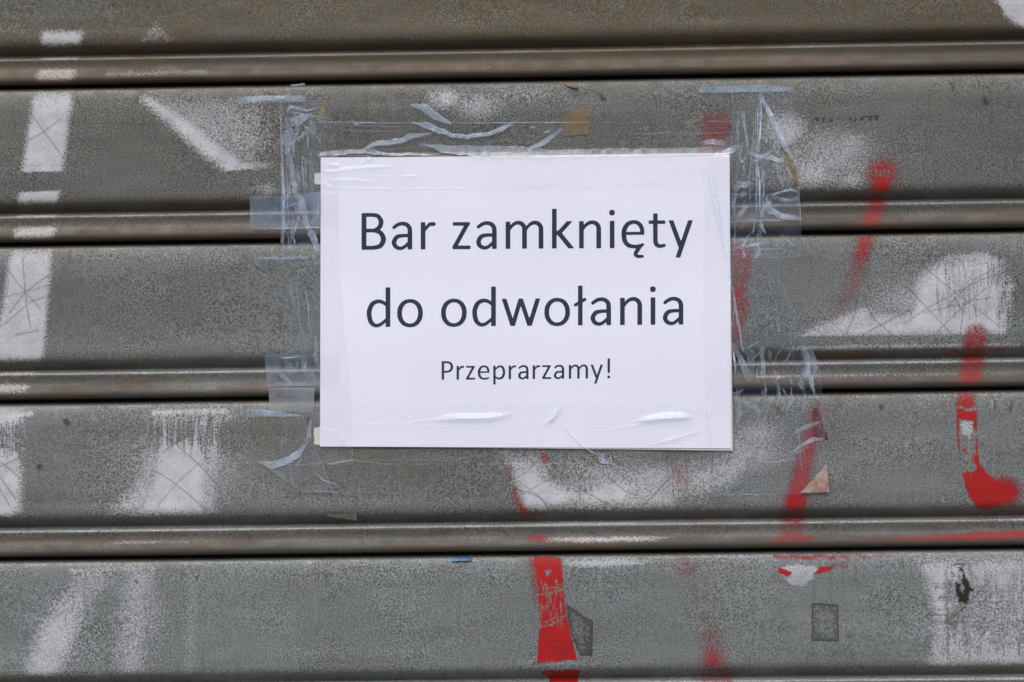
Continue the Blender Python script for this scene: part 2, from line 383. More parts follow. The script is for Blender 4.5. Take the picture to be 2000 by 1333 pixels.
# ------------------------------------------------------------------ materials
class MatB:
    def __init__(s, name):
        s.m = bpy.data.materials.new(name); s.m.use_nodes = True
        s.t = s.m.node_tree; s.t.nodes.clear()
        s.out = s.t.nodes.new("ShaderNodeOutputMaterial")
        s.co = s.t.nodes.new("ShaderNodeTexCoord")
    def n(s, kind, ins=None, **kw):
        nd = s.t.nodes.new(kind)
        for k, v in kw.items():
            setattr(nd, k, v)
        for k, v in (ins or {}).items():
            s.set(nd.inputs[k], v)
        return nd
    def set(s, sock, v):
        if isinstance(v, bpy.types.NodeSocket):
            s.t.links.new(v, sock)
        elif isinstance(v, bpy.types.Node):
            s.t.links.new(v.outputs[0], sock)
        elif isinstance(v, (tuple, list)) and len(v) == 3 and sock.type == 'RGBA':
            sock.default_value = (*v, 1)
        else:
            sock.default_value = v
    def math(s, op, a, b=0.0, clamp=False):
        return s.n("ShaderNodeMath", {0: a, 1: b}, operation=op, use_clamp=clamp).outputs[0]
    def noise(s, scale, detail=2.0, rough=.5, vec=None, dim='3D'):
        return s.n("ShaderNodeTexNoise", {'Vector': vec or s.co.outputs['Object'], 'Scale': scale, 'Detail': detail, 'Roughness': rough}).outputs[0]
    def attr(s, name):
        return s.n("ShaderNodeAttribute", attribute_name=name).outputs['Fac']
    def mix(s, f, a, b):
        nd = s.n("ShaderNodeMix", data_type='RGBA')
        s.set(nd.inputs[0], f); s.set(nd.inputs[6], a); s.set(nd.inputs[7], b)
        return nd.outputs[2]
    def rng(s, v, a, b, c=0.0, d=1.0, smooth=True):
        nd = s.n("ShaderNodeMapRange", {'Value': v, 'From Min': a, 'From Max': b, 'To Min': c, 'To Max': d})
        nd.interpolation_type = 'SMOOTHSTEP' if smooth else 'LINEAR'
        return nd.outputs[0]
    def mapping(s, sc):
        return s.n("ShaderNodeMapping", {'Vector': s.co.outputs['Object'], 'Scale': sc}).outputs[0]
    def finish(s, sh):
        s.t.links.new(sh.outputs[0] if isinstance(sh, bpy.types.Node) else sh, s.out.inputs['Surface'])
        return s.m

def slat_material():
    b = MatB("galvanised_steel")
    fine = b.noise(760, 1.0, .5)
    fine2 = b.noise(1700, 1.0, .5)
    mid = b.noise(70, 3.0, .6)
    low = b.noise(9, 3.0, .55)
    streak = b.noise(1.0, 3.0, .6, vec=b.mapping((300, 300, 14)))
    smear = b.noise(1.0, 3.0, .6, vec=b.mapping((10, 60, 160)))
    white, red = b.attr("white_paint"), b.attr("red_paint")
    dirt_shade, scr, dark, wear, warm = b.attr("grime_shade"), b.attr("scratches"), b.attr("dark_marks"), b.attr("worn"), b.attr("warmth")
    sp = b.math('ADD', b.math('MULTIPLY', fine, .5), b.math('MULTIPLY', fine2, .5))
    spg = b.rng(sp, .38, .66, smooth=False)
    spg = b.math('ADD', .42, b.math('MULTIPLY', b.math('SUBTRACT', spg, .42), b.rng(b.noise(16, 3.0, .6), .32, .68, .45, 1.25)))
    metal = b.mix(spg, (.054, .060, .056), (.325, .352, .345))
    blot = b.rng(b.math('ADD', b.math('MULTIPLY', low, .6), b.math('MULTIPLY', mid, .4)), .33, .68)
    metal = b.mix(b.math('MULTIPLY', blot, .35), metal, (.13, .135, .125))
    metal = b.mix(b.math('MULTIPLY', b.rng(streak, .48, .72), .30), metal, b.mix(b.rng(b.noise(25, 2.0), .4, .6), (.25, .27, .265), (.075, .073, .062)))
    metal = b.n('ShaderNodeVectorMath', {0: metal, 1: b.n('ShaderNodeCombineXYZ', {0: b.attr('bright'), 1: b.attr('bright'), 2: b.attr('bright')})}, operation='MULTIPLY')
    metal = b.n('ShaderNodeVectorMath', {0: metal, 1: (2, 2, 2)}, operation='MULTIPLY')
    # warm oxide film
    wf = b.math('MULTIPLY', warm, b.rng(mid, .25, .75, .55, 1.0), True)
    metal = b.mix(wf, metal, b.mix(spg, (.075, .056, .028), (.20, .165, .10)))
    # dirt, plus shade painted at the slat tops
    gf = b.math('MULTIPLY', dirt_shade, b.rng(b.math('ADD', b.math('MULTIPLY', fine, .4), b.math('MULTIPLY', smear, .6)), .3, .62, .62, 1.0), True)
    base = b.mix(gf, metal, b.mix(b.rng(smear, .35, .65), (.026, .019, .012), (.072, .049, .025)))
    # spray paints: coverage is a threshold of a speckle pattern
    spk = b.math('SUBTRACT', b.noise(760, 2.0, .6), .5)
    spk2 = b.math('SUBTRACT', b.noise(690, 2.0, .6, vec=b.mapping((1.0, 1.0, 1.07))), .5)
    lowv = b.math('SUBTRACT', b.noise(30, 3.0, .6), .5)
    wv = b.math('ADD', b.math('ADD', white, b.math('MULTIPLY', spk, 1.05)), b.math('MULTIPLY', lowv, .25))
    wv = b.math('SUBTRACT', wv, b.math('MULTIPLY', wear, .9))
    cw = b.math('MULTIPLY', b.rng(wv, .22, .88), b.rng(white, .02, .20))
    rv = b.math('ADD', b.math('ADD', red, b.math('MULTIPLY', spk2, 1.0)), b.math('MULTIPLY', lowv, .35))
    rv = b.math('SUBTRACT', rv, b.math('MULTIPLY', wear, 1.1))
    cr = b.math('MULTIPLY', b.math('MULTIPLY', b.rng(rv, .22, .86), b.rng(red, .02, .20)), b.rng(b.noise(330, 4.0, .7), .66, .70, 1.0, .25))
    base = b.mix(cw, base, b.mix(b.math('MULTIPLY', gf, .7), b.mix(b.rng(mid, .3, .7), (.44, .45, .46), (.53, .54, .55)), (.30, .24, .17)))
    rthick = b.rng(red, .45, 1.0)
    base = b.mix(cr, base, b.mix(b.math('MULTIPLY', gf, .6), b.mix(b.math('MULTIPLY', rthick, b.rng(mid, .25, .6, .7, 1.0)), (.17, .018, .024), (.37, .008, .006)), (.10, .016, .010)))
    base = b.mix(b.math('MULTIPLY', scr, .85), base, (.05, .048, .05))
    base = b.mix(dark, base, (.028, .024, .018))
    paint = b.math('MAXIMUM', cw, cr)
    metallic = b.math('MULTIPLY', b.math('SUBTRACT', 1.0, paint, True), b.math('MULTIPLY', b.math('SUBTRACT', 1.0, gf, True), .36), True)
    rough = b.rng(mid, .3, .7, .42, .58)
    rough = b.math('ADD', rough, b.math('MULTIPLY', paint, .08))
    bump = b.n("ShaderNodeBump", {'Height': b.math('ADD', b.math('MULTIPLY', fine, .5), b.math('MULTIPLY', paint, .5)), 'Strength': .12, 'Distance': .0006})
    pr = b.n("ShaderNodeBsdfPrincipled", {'Base Color': base, 'Metallic': metallic, 'Roughness': rough, 'Normal': bump.outputs[0], 'Specular IOR Level': .3})
    return b.finish(pr)

def film_material(name, tint=(.62, .74, .90), base_refl=.022, gloss=.13, milky_glare=.85):
    """clear packing tape: transparent, glossy, whitish where loose or crumpled, and where glare is painted in"""
    b = MatB(name)
    veil, amber = b.attr("loose"), b.attr("amber")  # loose: slack film plus glare streaks painted as pale haze
    v = b.math('MULTIPLY', veil, b.rng(b.noise(260, 3.0, .6), .25, .7, .85, 1.05), True)
    lay = b.n("ShaderNodeLayerWeight", {'Blend': .5})
    rim = b.math('MULTIPLY', b.math('POWER', lay.outputs['Facing'], 4.0), .10)
    clear = b.n("ShaderNodeBsdfTransparent", {'Color': b.mix(amber, (.998, .998, .998), (.80, .70, .52))})
    milk_glare = b.n("ShaderNodeBsdfDiffuse", {'Color': b.mix(amber, b.mix(b.math('MAXIMUM', b.attr('backed'), b.rng(v, .4, .85)), tint, (.92, .945, .99)), (.62, .50, .28))})  # sky blue off the paper, white glare over it, painted as diffuse colour
    a = b.n("ShaderNodeMixShader", {0: b.math('MULTIPLY', v, milky_glare, True), 1: clear, 2: milk_glare})
    bump = b.n("ShaderNodeBump", {'Height': b.noise(70, 2.0, .5), 'Strength': .2, 'Distance': .0008})
    gl = b.n("ShaderNodeBsdfGlossy", {'Color': (1, 1, 1), 'Roughness': .13, 'Normal': bump.outputs[0]})
    fac = b.math('ADD', b.math('ADD', rim, base_refl), b.math('MULTIPLY', v, gloss), True)
    return b.finish(b.n("ShaderNodeMixShader", {0: fac, 1: a, 2: gl}))

def paper_material(name, col, col2, rough=.6):
    b = MatB(name)
    f = b.noise(900, 3.0, .6); l = b.noise(14, 3.0, .5)
    c = b.mix(b.math('ADD', b.math('MULTIPLY', b.rng(f, .3, .7), .35), b.math('MULTIPLY', b.rng(l, .3, .7), .65)), col, col2)
    bump = b.n("ShaderNodeBump", {'Height': f, 'Strength': .08, 'Distance': .0003})
    return b.finish(b.n("ShaderNodeBsdfPrincipled", {'Base Color': c, 'Roughness': rough, 'Normal': bump.outputs[0]}))

def ink_material():
    b = MatB("printer_toner")
    c = b.mix(b.rng(b.noise(700, 2.0), .35, .65), (.017, .023, .034), (.027, .035, .050))
    return b.finish(b.n("ShaderNodeBsdfPrincipled", {'Base Color': c, 'Roughness': .45}))

def scrap_material(name, c1, c2, scale=300, rough=.6):
    b = MatB(name)
    f = b.noise(scale, 4.0, .65)
    bump = b.n("ShaderNodeBump", {'Height': f, 'Strength': .2, 'Distance': .0006})
    return b.finish(b.n("ShaderNodeBsdfPrincipled", {'Base Color': b.mix(b.rng(f, .35, .65), c1, c2), 'Roughness': rough, 'Normal': bump.outputs[0]}))

def stain_material(name, c1, c2, cover, scale=500):
    """patchy residue: gaps let the metal show"""
    b = MatB(name)
    f = b.noise(scale, 3.0, .6)
    edge = b.attr("rim")
    pr = b.n("ShaderNodeBsdfPrincipled", {'Base Color': b.mix(edge, c1, c2), 'Roughness': .7})
    fac = b.rng(b.math('ADD', f, b.math('MULTIPLY', edge, .4)), .75 - cover, .95 - cover, .08, .92)
    return b.finish(b.n("ShaderNodeMixShader", {0: fac, 1: b.n("ShaderNodeBsdfTransparent"), 2: pr}))

M_SLAT = slat_material()
M_TAPE = film_material("clear_packing_tape")
M_TAB = film_material("sky_tinted_packing_tape", (.52, .66, .86), .03, .16, .7)  # blue tint stands in for sky reflected in the tabs
M_PAPER = paper_material("white_office_paper", (.755, .765, .86), (.785, .795, .885))
M_OLD = paper_material("aged_paper", (.64, .62, .52), (.72, .70, .62))
M_INK = ink_material()

# ------------------------------------------------------------------ mesh building
def grid_mesh(name, V, mat, attrs=None, parent=None, flip=False):
    """V: rows x cols x 3 world coordinates"""
    nr, nc = V.shape[:2]
    me = bpy.data.meshes.new(name)
    me.vertices.add(nr * nc)
    me.vertices.foreach_set("co", V.reshape(-1).astype(np.float32))
    i, j = np.meshgrid(np.arange(nr - 1), np.arange(nc - 1), indexing='ij')
    a = (i * nc + j).ravel()
    q = np.stack([a, a + nc, a + nc + 1, a + 1], 1)
    if flip:
        q = q[:, ::-1]
    nq = len(q)
    me.loops.add(nq * 4); me.loops.foreach_set("vertex_index", q.ravel().astype(np.int32))
    me.polygons.add(nq)
    me.polygons.foreach_set("loop_start", (np.arange(nq) * 4).astype(np.int32))
    me.update(calc_edges=True)
    me.polygons.foreach_set("use_smooth", np.ones(nq, bool))
    for k, v in (attrs or {}).items():
        at = me.attributes.new(k, 'FLOAT', 'POINT')
        at.data.foreach_set("value", np.clip(v, 0, 1).ravel().astype(np.float32))
    me.materials.append(mat)
    ob = bpy.data.objects.new(name, me)
    COL.objects.link(ob)
    if parent:
        ob.parent = parent
    return ob

def raw_mesh(name, verts, faces, mat, parent=None, smooth=False):
    me = bpy.data.meshes.new(name)
    me.from_pydata([tuple(v) for v in verts], [], faces)
    me.update()
    if smooth:
        me.polygons.foreach_set("use_smooth", [True] * len(me.polygons))
    me.materials.append(mat)
    ob = bpy.data.objects.new(name, me)
    COL.objects.link(ob)
    if parent:
        ob.parent = parent
    return ob

def tag(o, label=None, cat=None, group=None, kind=None):
    for k, v in (("label", label), ("category", cat), ("group", group), ("kind", kind)):
        if v:
            o[k] = v
    return o

def empty(name, loc):
    o = bpy.data.objects.new(name, None)
    o.location = loc
    o.empty_display_size = .05
    COL.objects.link(o)
    return o

def set_parent(o, p):
    o.parent = p
    o.matrix_parent_inverse = Matrix.Translation(-Vector(p.location))

# ------------------------------------------------------------------ setting: pavement in front of the shutter
def pavement():
    b = MatB("concrete_paving")
    br = b.n("ShaderNodeTexBrick", {'Vector': b.co.outputs['Object'], 'Color1': (.30, .28, .25), 'Color2': (.25, .235, .21), 'Mortar': (.12, .115, .10), 'Scale': 1.0, 'Mortar Size': .006, 'Brick Width': .5, 'Row Height': .5})
    c = b.mix(b.math('MULTIPLY', b.noise(6, 4.0, .6), .5), br.outputs[0], (.19, .175, .155))
    mt = b.finish(b.n("ShaderNodeBsdfPrincipled", {'Base Color': c, 'Roughness': .85}))
    s = 600
    ob = raw_mesh("pavement", [(-s, -s, 0), (s, -s, 0), (s, s, 0), (-s, s, 0)], [(0, 1, 2, 3)], mt)
    tag(ob, kind='structure')
pavement()

# ------------------------------------------------------------------ unseen house front added across the street, dark for shutter and tape to mirror
def unseen_facade():
    b = MatB("unseen_facade_render")
    br = b.n("ShaderNodeTexBrick", {'Vector': b.n("ShaderNodeMapping", {'Vector': b.co.outputs['Object'], 'Rotation': (math.pi / 2, 0, 0)}).outputs[0], 'Color1': (.03, .035, .04), 'Color2': (.05, .05, .055), 'Mortar': (.16, .15, .135), 'Scale': 1.0, 'Mortar Size': .55, 'Brick Width': 2.2, 'Row Height': 3.2})
    mt = b.finish(b.n("ShaderNodeBsdfPrincipled", {'Base Color': br.outputs[0], 'Roughness': .8}))
    x, y0, y1, h = 30, -14, -22, 6.5
    V = [(-x, y0, 0), (x, y0, 0), (x, y1, 0), (-x, y1, 0), (-x, y0, h), (x, y0, h), (x, y1, h), (-x, y1, h), (-x, (y0 + y1) / 2, h + 3), (x, (y0 + y1) / 2, h + 3)]
    ob = raw_mesh("unseen_street_front", V, [(0, 1, 5, 4), (1, 2, 6, 9, 5), (2, 3, 7, 6), (3, 0, 4, 8, 7), (4, 5, 9, 8), (6, 7, 8, 9)], mt)
    tag(ob, kind='structure')
unseen_facade()

# ------------------------------------------------------------------ roller shutter
def shutter():
    root = empty("roller_shutter", (0, 0, gap_z(5)))
    tag(root, "weathered galvanised roller shutter sprayed with white and red graffiti, behind the taped notice", "roller shutter")
    xin = P(np.arange(-40, 2041, 2.1), 666.0)[:, 0]
    xl = np.linspace(xin[0] - .42, xin[0], 40)[:-1]; xr = np.linspace(xin[-1], xin[-1] + .42, 40)[1:]
    xs = np.concatenate([xl, xin, xr])
    for k in range(6):
        z0, z1 = gap_z(k - 1), gap_z(k)
        sc = (z0 - z1) / PITCH
        U = ROW_U[:, None] + 0 * xs[None]; D = ROW_D[:, None] + 0 * xs[None]
        X = xs[None] + 0 * U
        D = D + slat_wave(X, U, k)
        Z = z0 - U * sc + .0006 * (vnoise(X * 4 + 11 * k, 0 * U + k + .5, 24) - .5)
        px, py = PIX(X, Z)
        # spray came from the front and above: hollows and undersides stay nearly bare
        n_ = np.gradient(ROW_D) ; 
        bare = np.interp(ROW_U, [-13, 6, 16, 30, 222, 236, 249, 252, 255, 259, 272, 280, 292, 301, 305], [0, .2, .7, 1, 1, .2, .1, .75, .7, .15, .3, .85, .8, .4, 0])[:, None]
        bare_r = np.interp(ROW_U, [-13, 2, 12, 26, 222, 238, 249, 252, 255, 259, 272, 280, 292, 301, 306], [0, .5, .9, 1, 1, .75, .75, .95, .9, .75, .8, 1, .95, .7, 0])[:, None]
        wh = WH.sample(px, py) * bare
        rd = RD.sample(px, py) * bare_r
        grime_shade = np.interp(ROW_U, [-34, 5, 10, 20, 40, 205, 218, 228, 240, 249, 251, 255, 259, 270, 278, 284, 289, 299, 304, 307],
                          [1, .75, .42, .12, .03, .03, .16, .55, .9, .9, .22, .18, .58, .58, .62, .88, .95, .95, .97, 1])[:, None] + 0 * X  # dirt on groove and lip; top rows paint the shade under the gap
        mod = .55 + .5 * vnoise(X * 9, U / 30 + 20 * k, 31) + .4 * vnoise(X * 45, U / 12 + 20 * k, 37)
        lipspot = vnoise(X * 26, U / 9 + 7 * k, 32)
        grime_shade = np.clip(grime_shade * mod + .28 * sstep(.62, .9, lipspot) * sstep(262, 275, U), 0, 1)
        grime_shade *= (1.12, 1.0, .96, .88, .76, .7)[k]
        warm = (.78, .34, .14, .18, .04, .02)[k] * (.55 + .9 * vnoise(X * 6 + 3, U / 90 + 13 * k, 33))
        warm = warm + .5 * np.exp(-((px - 690) / 130) ** 2 - ((py - 905) / 55) ** 2) + .35 * np.exp(-((px - 540) / 120) ** 2 - ((py - 850) / 40) ** 2)
        warm = warm + (.35 * sstep(.5, .9, vnoise(X * 12, U / 200 + 5 * k, 34)) * sstep(150, 215, U) if k == 0 else 0)
        at = dict(white_paint=wh, red_paint=rd, grime_shade=grime_shade, scratches=SC.sample(px, py) * (1 if True else 0), dark_marks=DK.sample(px, py), worn=WR.sample(px, py), warmth=warm, bright=.5 * np.interp(ROW_U, [0, 246, 250, 254, 257, 262, 274, 279, 283, 290], [1, 1, 1.5, 2.0, 1.2, .7, .65, .85, .7, .6])[:, None] * (.84, .92, 1.06, 1.14, 1.28, 1.42)[k] * (.78 + .30 * vnoise(X * 5 + 2, U / 120 + 17 * k, 35) + .16 * vnoise(X * 22 + 2, U / 70 + 9 * k, 36)) + 0 * X)  # bright: oxidation tone per slat, darker ribs, painted highlight along the ridge row
        V = np.stack([X, D * .001, Z], -1)
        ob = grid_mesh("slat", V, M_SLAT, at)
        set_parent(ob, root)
    return root
shutter()

# depth of the shutter face (mm proud, per photo pixel column) for things stuck on it
_o = np.argsort(ROW_U)
def face_depth(px, py):
    p = P(px, py)
    x, z = p[..., 0], p[..., 2]
    zc = gap_z(0); pit = gap_z(0) - gap_z(1)
    q = (zc - z) / pit + 1.0
    u = q % 1.0 * PITCH
    D = np.interp(u, ROW_U[_o], ROW_D[_o])
    for k in range(6):
        D = D + np.where(np.floor(q) == k, slat_wave(x, u, k), 0)
    return -D

# ------------------------------------------------------------------ the notice
TL, TR, BL, BR = (626.5, 308), (1425, 304.5), (625, 872.5), (1428, 876)
def quad(s, t, q=(TL, TR, BL, BR)):
    a, b, c, d = (np.array(v, float) for v in q)
    s = np.asarray(s)[..., None]; t = np.asarray(t)[..., None]
    return (a * (1 - s) + b * s) * (1 - t) + (c * (1 - s) + d * s) * t
def paper_depth(px, py):
    e = 1.6 + .6 * (vnoise(px / 260, py / 230, 41) - .5) + .35 * (vnoise(px / 90, py / 300, 42) - .5)
    e = e + .55 * np.sin((py - 300) / 309 * 2 * math.pi) * .5
    return e
def in_paper(px, py, g=0):
    return (px > 626 - g) & (px < 1427 + g) & (py > 306 - g) & (py < 875 + g)

def sheet(name, q, mat, doff, n=(90, 66), curl=None):
    s, t = np.meshgrid(np.linspace(0, 1, n[0]), np.linspace(0, 1, n[1]))
    p = quad(s, t, q)
    d = paper_depth(p[..., 0], p[..., 1]) + doff
    if curl is not None:
        d = d + curl(s, t)
    front = P(p[..., 0], p[..., 1], d)
    back = P(p[..., 0], p[..., 1], d - .12)
    V = np.concatenate([front.reshape(-1, 3), back.reshape(-1, 3)])
    nr, nc = s.shape; N = nr * nc
    f = []
    for i in range(nr - 1):
        for j in range(nc - 1):
            a = i * nc + j
            f.append((a, a + nc, a + nc + 1, a + 1)); f.append((N + a, N + a + 1, N + a + nc + 1, N + a + nc))
    rim = [j for j in range(nc)] + [i * nc + nc - 1 for i in range(1, nr)] + [(nr - 1) * nc + j for j in range(nc - 2, -1, -1)] + [i * nc for i in range(nr - 2, 0, -1)]
    V = np.concatenate([V, V[rim], V[[a + N for a in rim]]])      # cut edge with corners of its own, so it stays crisp
    o, m_ = 2 * N, len(rim)
    for k in range(m_):
        k2 = (k + 1) % m_
        f.append((o + k, o + k2, o + m_ + k2, o + m_ + k))
    ob = raw_mesh(name, V, f, mat, smooth=True)
    sm = [True, False] * ((nr - 1) * (nc - 1)) + [False] * len(rim)
    ob.data.polygons.foreach_set("use_smooth", sm)
    return ob

old = sheet("backing_sheet", ((634, 309), (1424, 299.5), (636, 872), (1431.5, 880.5)), M_OLD, -.55)
tag(old, "older cream paper sheet peeking out along the bottom edge behind the printed notice", "paper sheet")

notice = empty("notice", tuple(P(1026, 876, 0)))
tag(notice, "white printed paper notice saying the bar is closed, taped to the shutter", "notice")
pap = sheet("paper", (TL, TR, BL, BR), M_PAPER, 0.0)
set_parent(pap, notice)

# ---- lettering: outlines from signed distance shapes, baseline at y = 0, cap height 72
def stroke(X, Y, pts, w):
    pts = np.array(pts, float); w = np.broadcast_to(np.array(w, float), (len(pts),))
    # Catmull-Rom through the points
    if len(pts) > 2:
        q = np.vstack([2 * pts[0] - pts[1], pts, 2 * pts[-1] - pts[-2]]); out = []; ow = []
        for k in range(len(pts) - 1):
            p0, p1, p2, p3 = q[k:k + 4]
            for t in np.linspace(0, 1, 7)[:-1]:
                out.append(.5 * (2 * p1 + (p2 - p0) * t + (2 * p0 - 5 * p1 + 4 * p2 - p3) * t * t + (3 * p1 - p0 - 3 * p2 + p3) * t ** 3))
                ow.append(w[k] * (1 - t) + w[k + 1] * t)
        out.append(pts[-1]); ow.append(w[-1]); pts, w = np.array(out), np.array(ow)
    d = np.full(X.shape, 1e9)
    for k in range(len(pts) - 1):
        p, q_ = pts[k], pts[k + 1]; e = q_ - p
        t = np.clip(((X - p[0]) * e[0] + (Y - p[1]) * e[1]) / (e @ e + 1e-9), 0, 1)
        d = np.minimum(d, np.hypot(X - p[0] - t * e[0], Y - p[1] - t * e[1]) - (w[k] * (1 - t) + w[k + 1] * t) / 2)
    return d
def rbox(X, Y, x0, x1, y0, y1, r=1.2):
    ax = np.abs(X - (x0 + x1) / 2) - (x1 - x0) / 2 + r; ay = np.abs(Y - (y0 + y1) / 2) - (y1 - y0) / 2 + r
    return np.hypot(np.maximum(ax, 0), np.maximum(ay, 0)) + np.minimum(np.maximum(ax, ay), 0) - r
def sell(X, Y, cx, cy, a, b, p):
    return ((np.abs((X - cx) / a) ** p + np.abs((Y - cy) / b) ** p) ** (1 / p) - 1) * min(a, b)
def U_(*a):
    r = a[0]
    for x in a[1:]:
        r = np.minimum(r, x)
    return r
XH = 53.2
def arch(X, Y, x0, x1):
    k = (x1 - x0) / 43.0
    f = lambda v: x0 + v * k
    return U_(stroke(X, Y, [(f(6), 35.5), (f(11.5), 43.5), (f(18.5), 49.2), (f(26), 50.9), (f(33), 48.6), (x1 - 5.2, 42), (x1 - 4.6, 33)], [5.5, 6, 7, 7.6, 8.4, 9, 9.1]), rbox(X, Y, x1 - 9.2, x1, 0, 34))
def g_a(X, Y):
    return U_(rbox(X, Y, 31.7, 40.7, 0, 34), stroke(X, Y, [(5.0, 43.4), (12.5, 48.6), (21, 50.8), (30, 48.6), (35.3, 42), (36.2, 33)], [6.6, 7, 7.3, 8, 8.8, 9]),
              stroke(X, Y, [(33, 27.3), (22, 27.2), (11, 24.6), (5.2, 15), (8.2, 6.2), (17, 2.3), (25, 5), (33.5, 12.5)], [6.4, 6.8, 8.2, 9, 8.2, 7, 6.4, 6]))
def g_B(X, Y):
    return U_(rbox(X, Y, 0, 9.6, 0, 71.8), rbox(X, Y, 4, 24, 64.3, 71.8, .5), rbox(X, Y, 4, 26, 34, 41.2, .5), rbox(X, Y, 4, 25, 0, 7.8, .5),
              stroke(X, Y, [(22, 68), (32, 65.6), (38.2, 55), (34.4, 43.2), (25, 37.6)], [7.5, 8, 9.4, 8.6, 7.2]), stroke(X, Y, [(25, 37.6), (37, 33), (42.8, 20.5), (36.8, 7.6), (24, 3.9)], [7.2, 8.8, 10, 8.8, 7.8]))
def g_d(X, Y):
    return U_(rbox(X, Y, 36.8, 46, 0, 77.2), stroke(X, Y, [(38, 43.2), (31, 48.2), (22, 50), (11.5, 45.4), (5.6, 34), (4.7, 25), (7, 12.4), (12.5, 5), (20, 2.6), (28, 5.6), (38, 13.6)], [6, 6.8, 7.4, 8.6, 9.3, 9.3, 9, 8, 7, 6.6, 6]))
def g_e(X, Y):
    return U_(rbox(X, Y, 4, 44.6, 25.8, 31.6, 1.2), stroke(X, Y, [(40.8, 29.5), (39.6, 39), (34, 47.6), (24.5, 51), (13.5, 47.6), (6.4, 38), (4.7, 27), (6.8, 14), (14, 5.4), (26, 2.8), (35, 4), (41.6, 6.6)], [7.6, 8.4, 8, 7.2, 8.2, 9.2, 9.3, 9, 8.2, 7.2, 6.8, 5.6]))
def g_eo(X, Y):
    return U_(g_e(X, Y), stroke(X, Y, [(38.5, 4.6), (31.5, -4), (27.6, -11), (31, -16), (41, -16.4)], [6, 8, 7.6, 6.6, 5.8]))
def g_i(X, Y):
    return U_(rbox(X, Y, 0, 9.1, 0, 53.6), rbox(X, Y, -1.2, 9.8, 64, 75, 4.4))
def g_k(X, Y):
    arms = U_(stroke(X, Y, [(13, 29.6), (37, 56)], 8.4), stroke(X, Y, [(13, 31), (39.5, -2)], 9))
    return U_(rbox(X, Y, 0, 9.1, 0, 77.8), np.maximum(np.maximum(arms, -(Y - .2)), Y - XH), )
def g_l(X, Y):
    s = stroke(X, Y, [(-5.2, 40), (13.4, 50.6)], 6.2)
    return U_(rbox(X, Y, 0, 8.9, 0, 77.7), s)
def g_m(X, Y):
    return U_(rbox(X, Y, 0, 9.1, 0, XH), arch(X, Y, 0, 41.5), arch(X, Y, 32.4, 73.8))
def g_n(X, Y):
    return U_(rbox(X, Y, 0, 9.1, 0, XH), arch(X, Y, 0, 43))
def g_o(X, Y):
    return np.maximum(sell(X, Y, 25, 26.5, 25, 27.6, 2.15), -sell(X, Y, 25, 26.5, 15.7, 20.3, 2.15))
def g_p(X, Y):
    b = stroke(46 - X, 53.2 - Y, [(38, 43.2), (31, 48.2), (22, 50), (11.5, 45.4), (5.6, 34), (4.7, 25), (7, 12.4), (12.5, 5), (20, 2.6), (28, 5.6), (38, 13.6)], [6, 6.8, 7.4, 8.6, 9.3, 9.3, 9, 8, 7, 6.6, 6])
    return U_(rbox(X, Y, 0, 9.1, -19.5, XH), b)
def g_P(X, Y):
    return U_(rbox(X, Y, 0, 9.6, 0, 71.8), rbox(X, Y, 4, 22, 64.3, 71.8, .5), rbox(X, Y, 4, 22, 27.4, 34.8, .5), stroke(X, Y, [(21, 68), (33, 64), (39.6, 50.5), (34, 36), (21, 31.1)], [7.6, 8.6, 9.6, 8.6, 7.4]))
def g_r(X, Y):
    return U_(rbox(X, Y, 0, 9.1, 0, XH), stroke(X, Y, [(6.5, 36), (12, 43.5), (18, 49), (25.2, 49.4)], [5.2, 6, 7.2, 7.8]))
def g_t(X, Y):
    return U_(rbox(X, Y, 8.8, 17.7, 14, 67.4), rbox(X, Y, 0, 32.6, 46.9, 53.6), stroke(X, Y, [(13.2, 16), (14.8, 7.6), (21.5, 3.4), (30.2, 4.8)], [8.8, 8.6, 7.4, 6.4]))
def g_w(X, Y):
    return np.maximum(np.maximum(U_(stroke(X, Y, [(3.9, 56), (22.6, -2)], 8.7), stroke(X, Y, [(21.2, -2), (38.2, 56)], 8.2), stroke(X, Y, [(36.4, 56), (55.4, -2)], 8.2), stroke(X, Y, [(53.8, -2), (72, 56)], 8.7)), -Y), Y - XH)
def g_y(X, Y):
    return np.maximum(np.maximum(U_(stroke(X, Y, [(4.2, 56), (24.5, 1)], 8.8), stroke(X, Y, [(44.4, 57), (17.6, -22)], 8.8)), -Y - 19.2), Y - 53.6)
def g_z(X, Y):
    d = np.maximum(np.maximum(stroke(X, Y, [(30, 51), (3.8, 4)], 8.3), -(Y - 1)), Y - 52)
    return U_(rbox(X, Y, .4, 33.4, 45.9, XH - .4), rbox(X, Y, 0, 35, 0, 7.1), d)
def g_ex(X, Y):
    taper = (Y - 21) / 56 * .5
    return U_(rbox(X, Y, -taper, 8.6 + taper, 21.3, 77), rbox(X, Y, -1.2, 9.8, 0, 11, 5.2))
G = dict(a=(g_a, 42), B=(g_B, 49), d=(g_d, 47), e=(g_e, 47), i=(g_i, 11), k=(g_k, 43), m=(g_m, 75), n=(g_n, 44), o=(g_o, 51), p=(g_p, 47), P=(g_P, 46), r=(g_r, 31), t=(g_t, 35), w=(g_w, 76), y=(g_y, 49), z=(g_z, 36))
G['\u0119'] = (g_eo, 47); G['\u0142'] = (g_l, 20); G['!'] = (g_ex, 12)

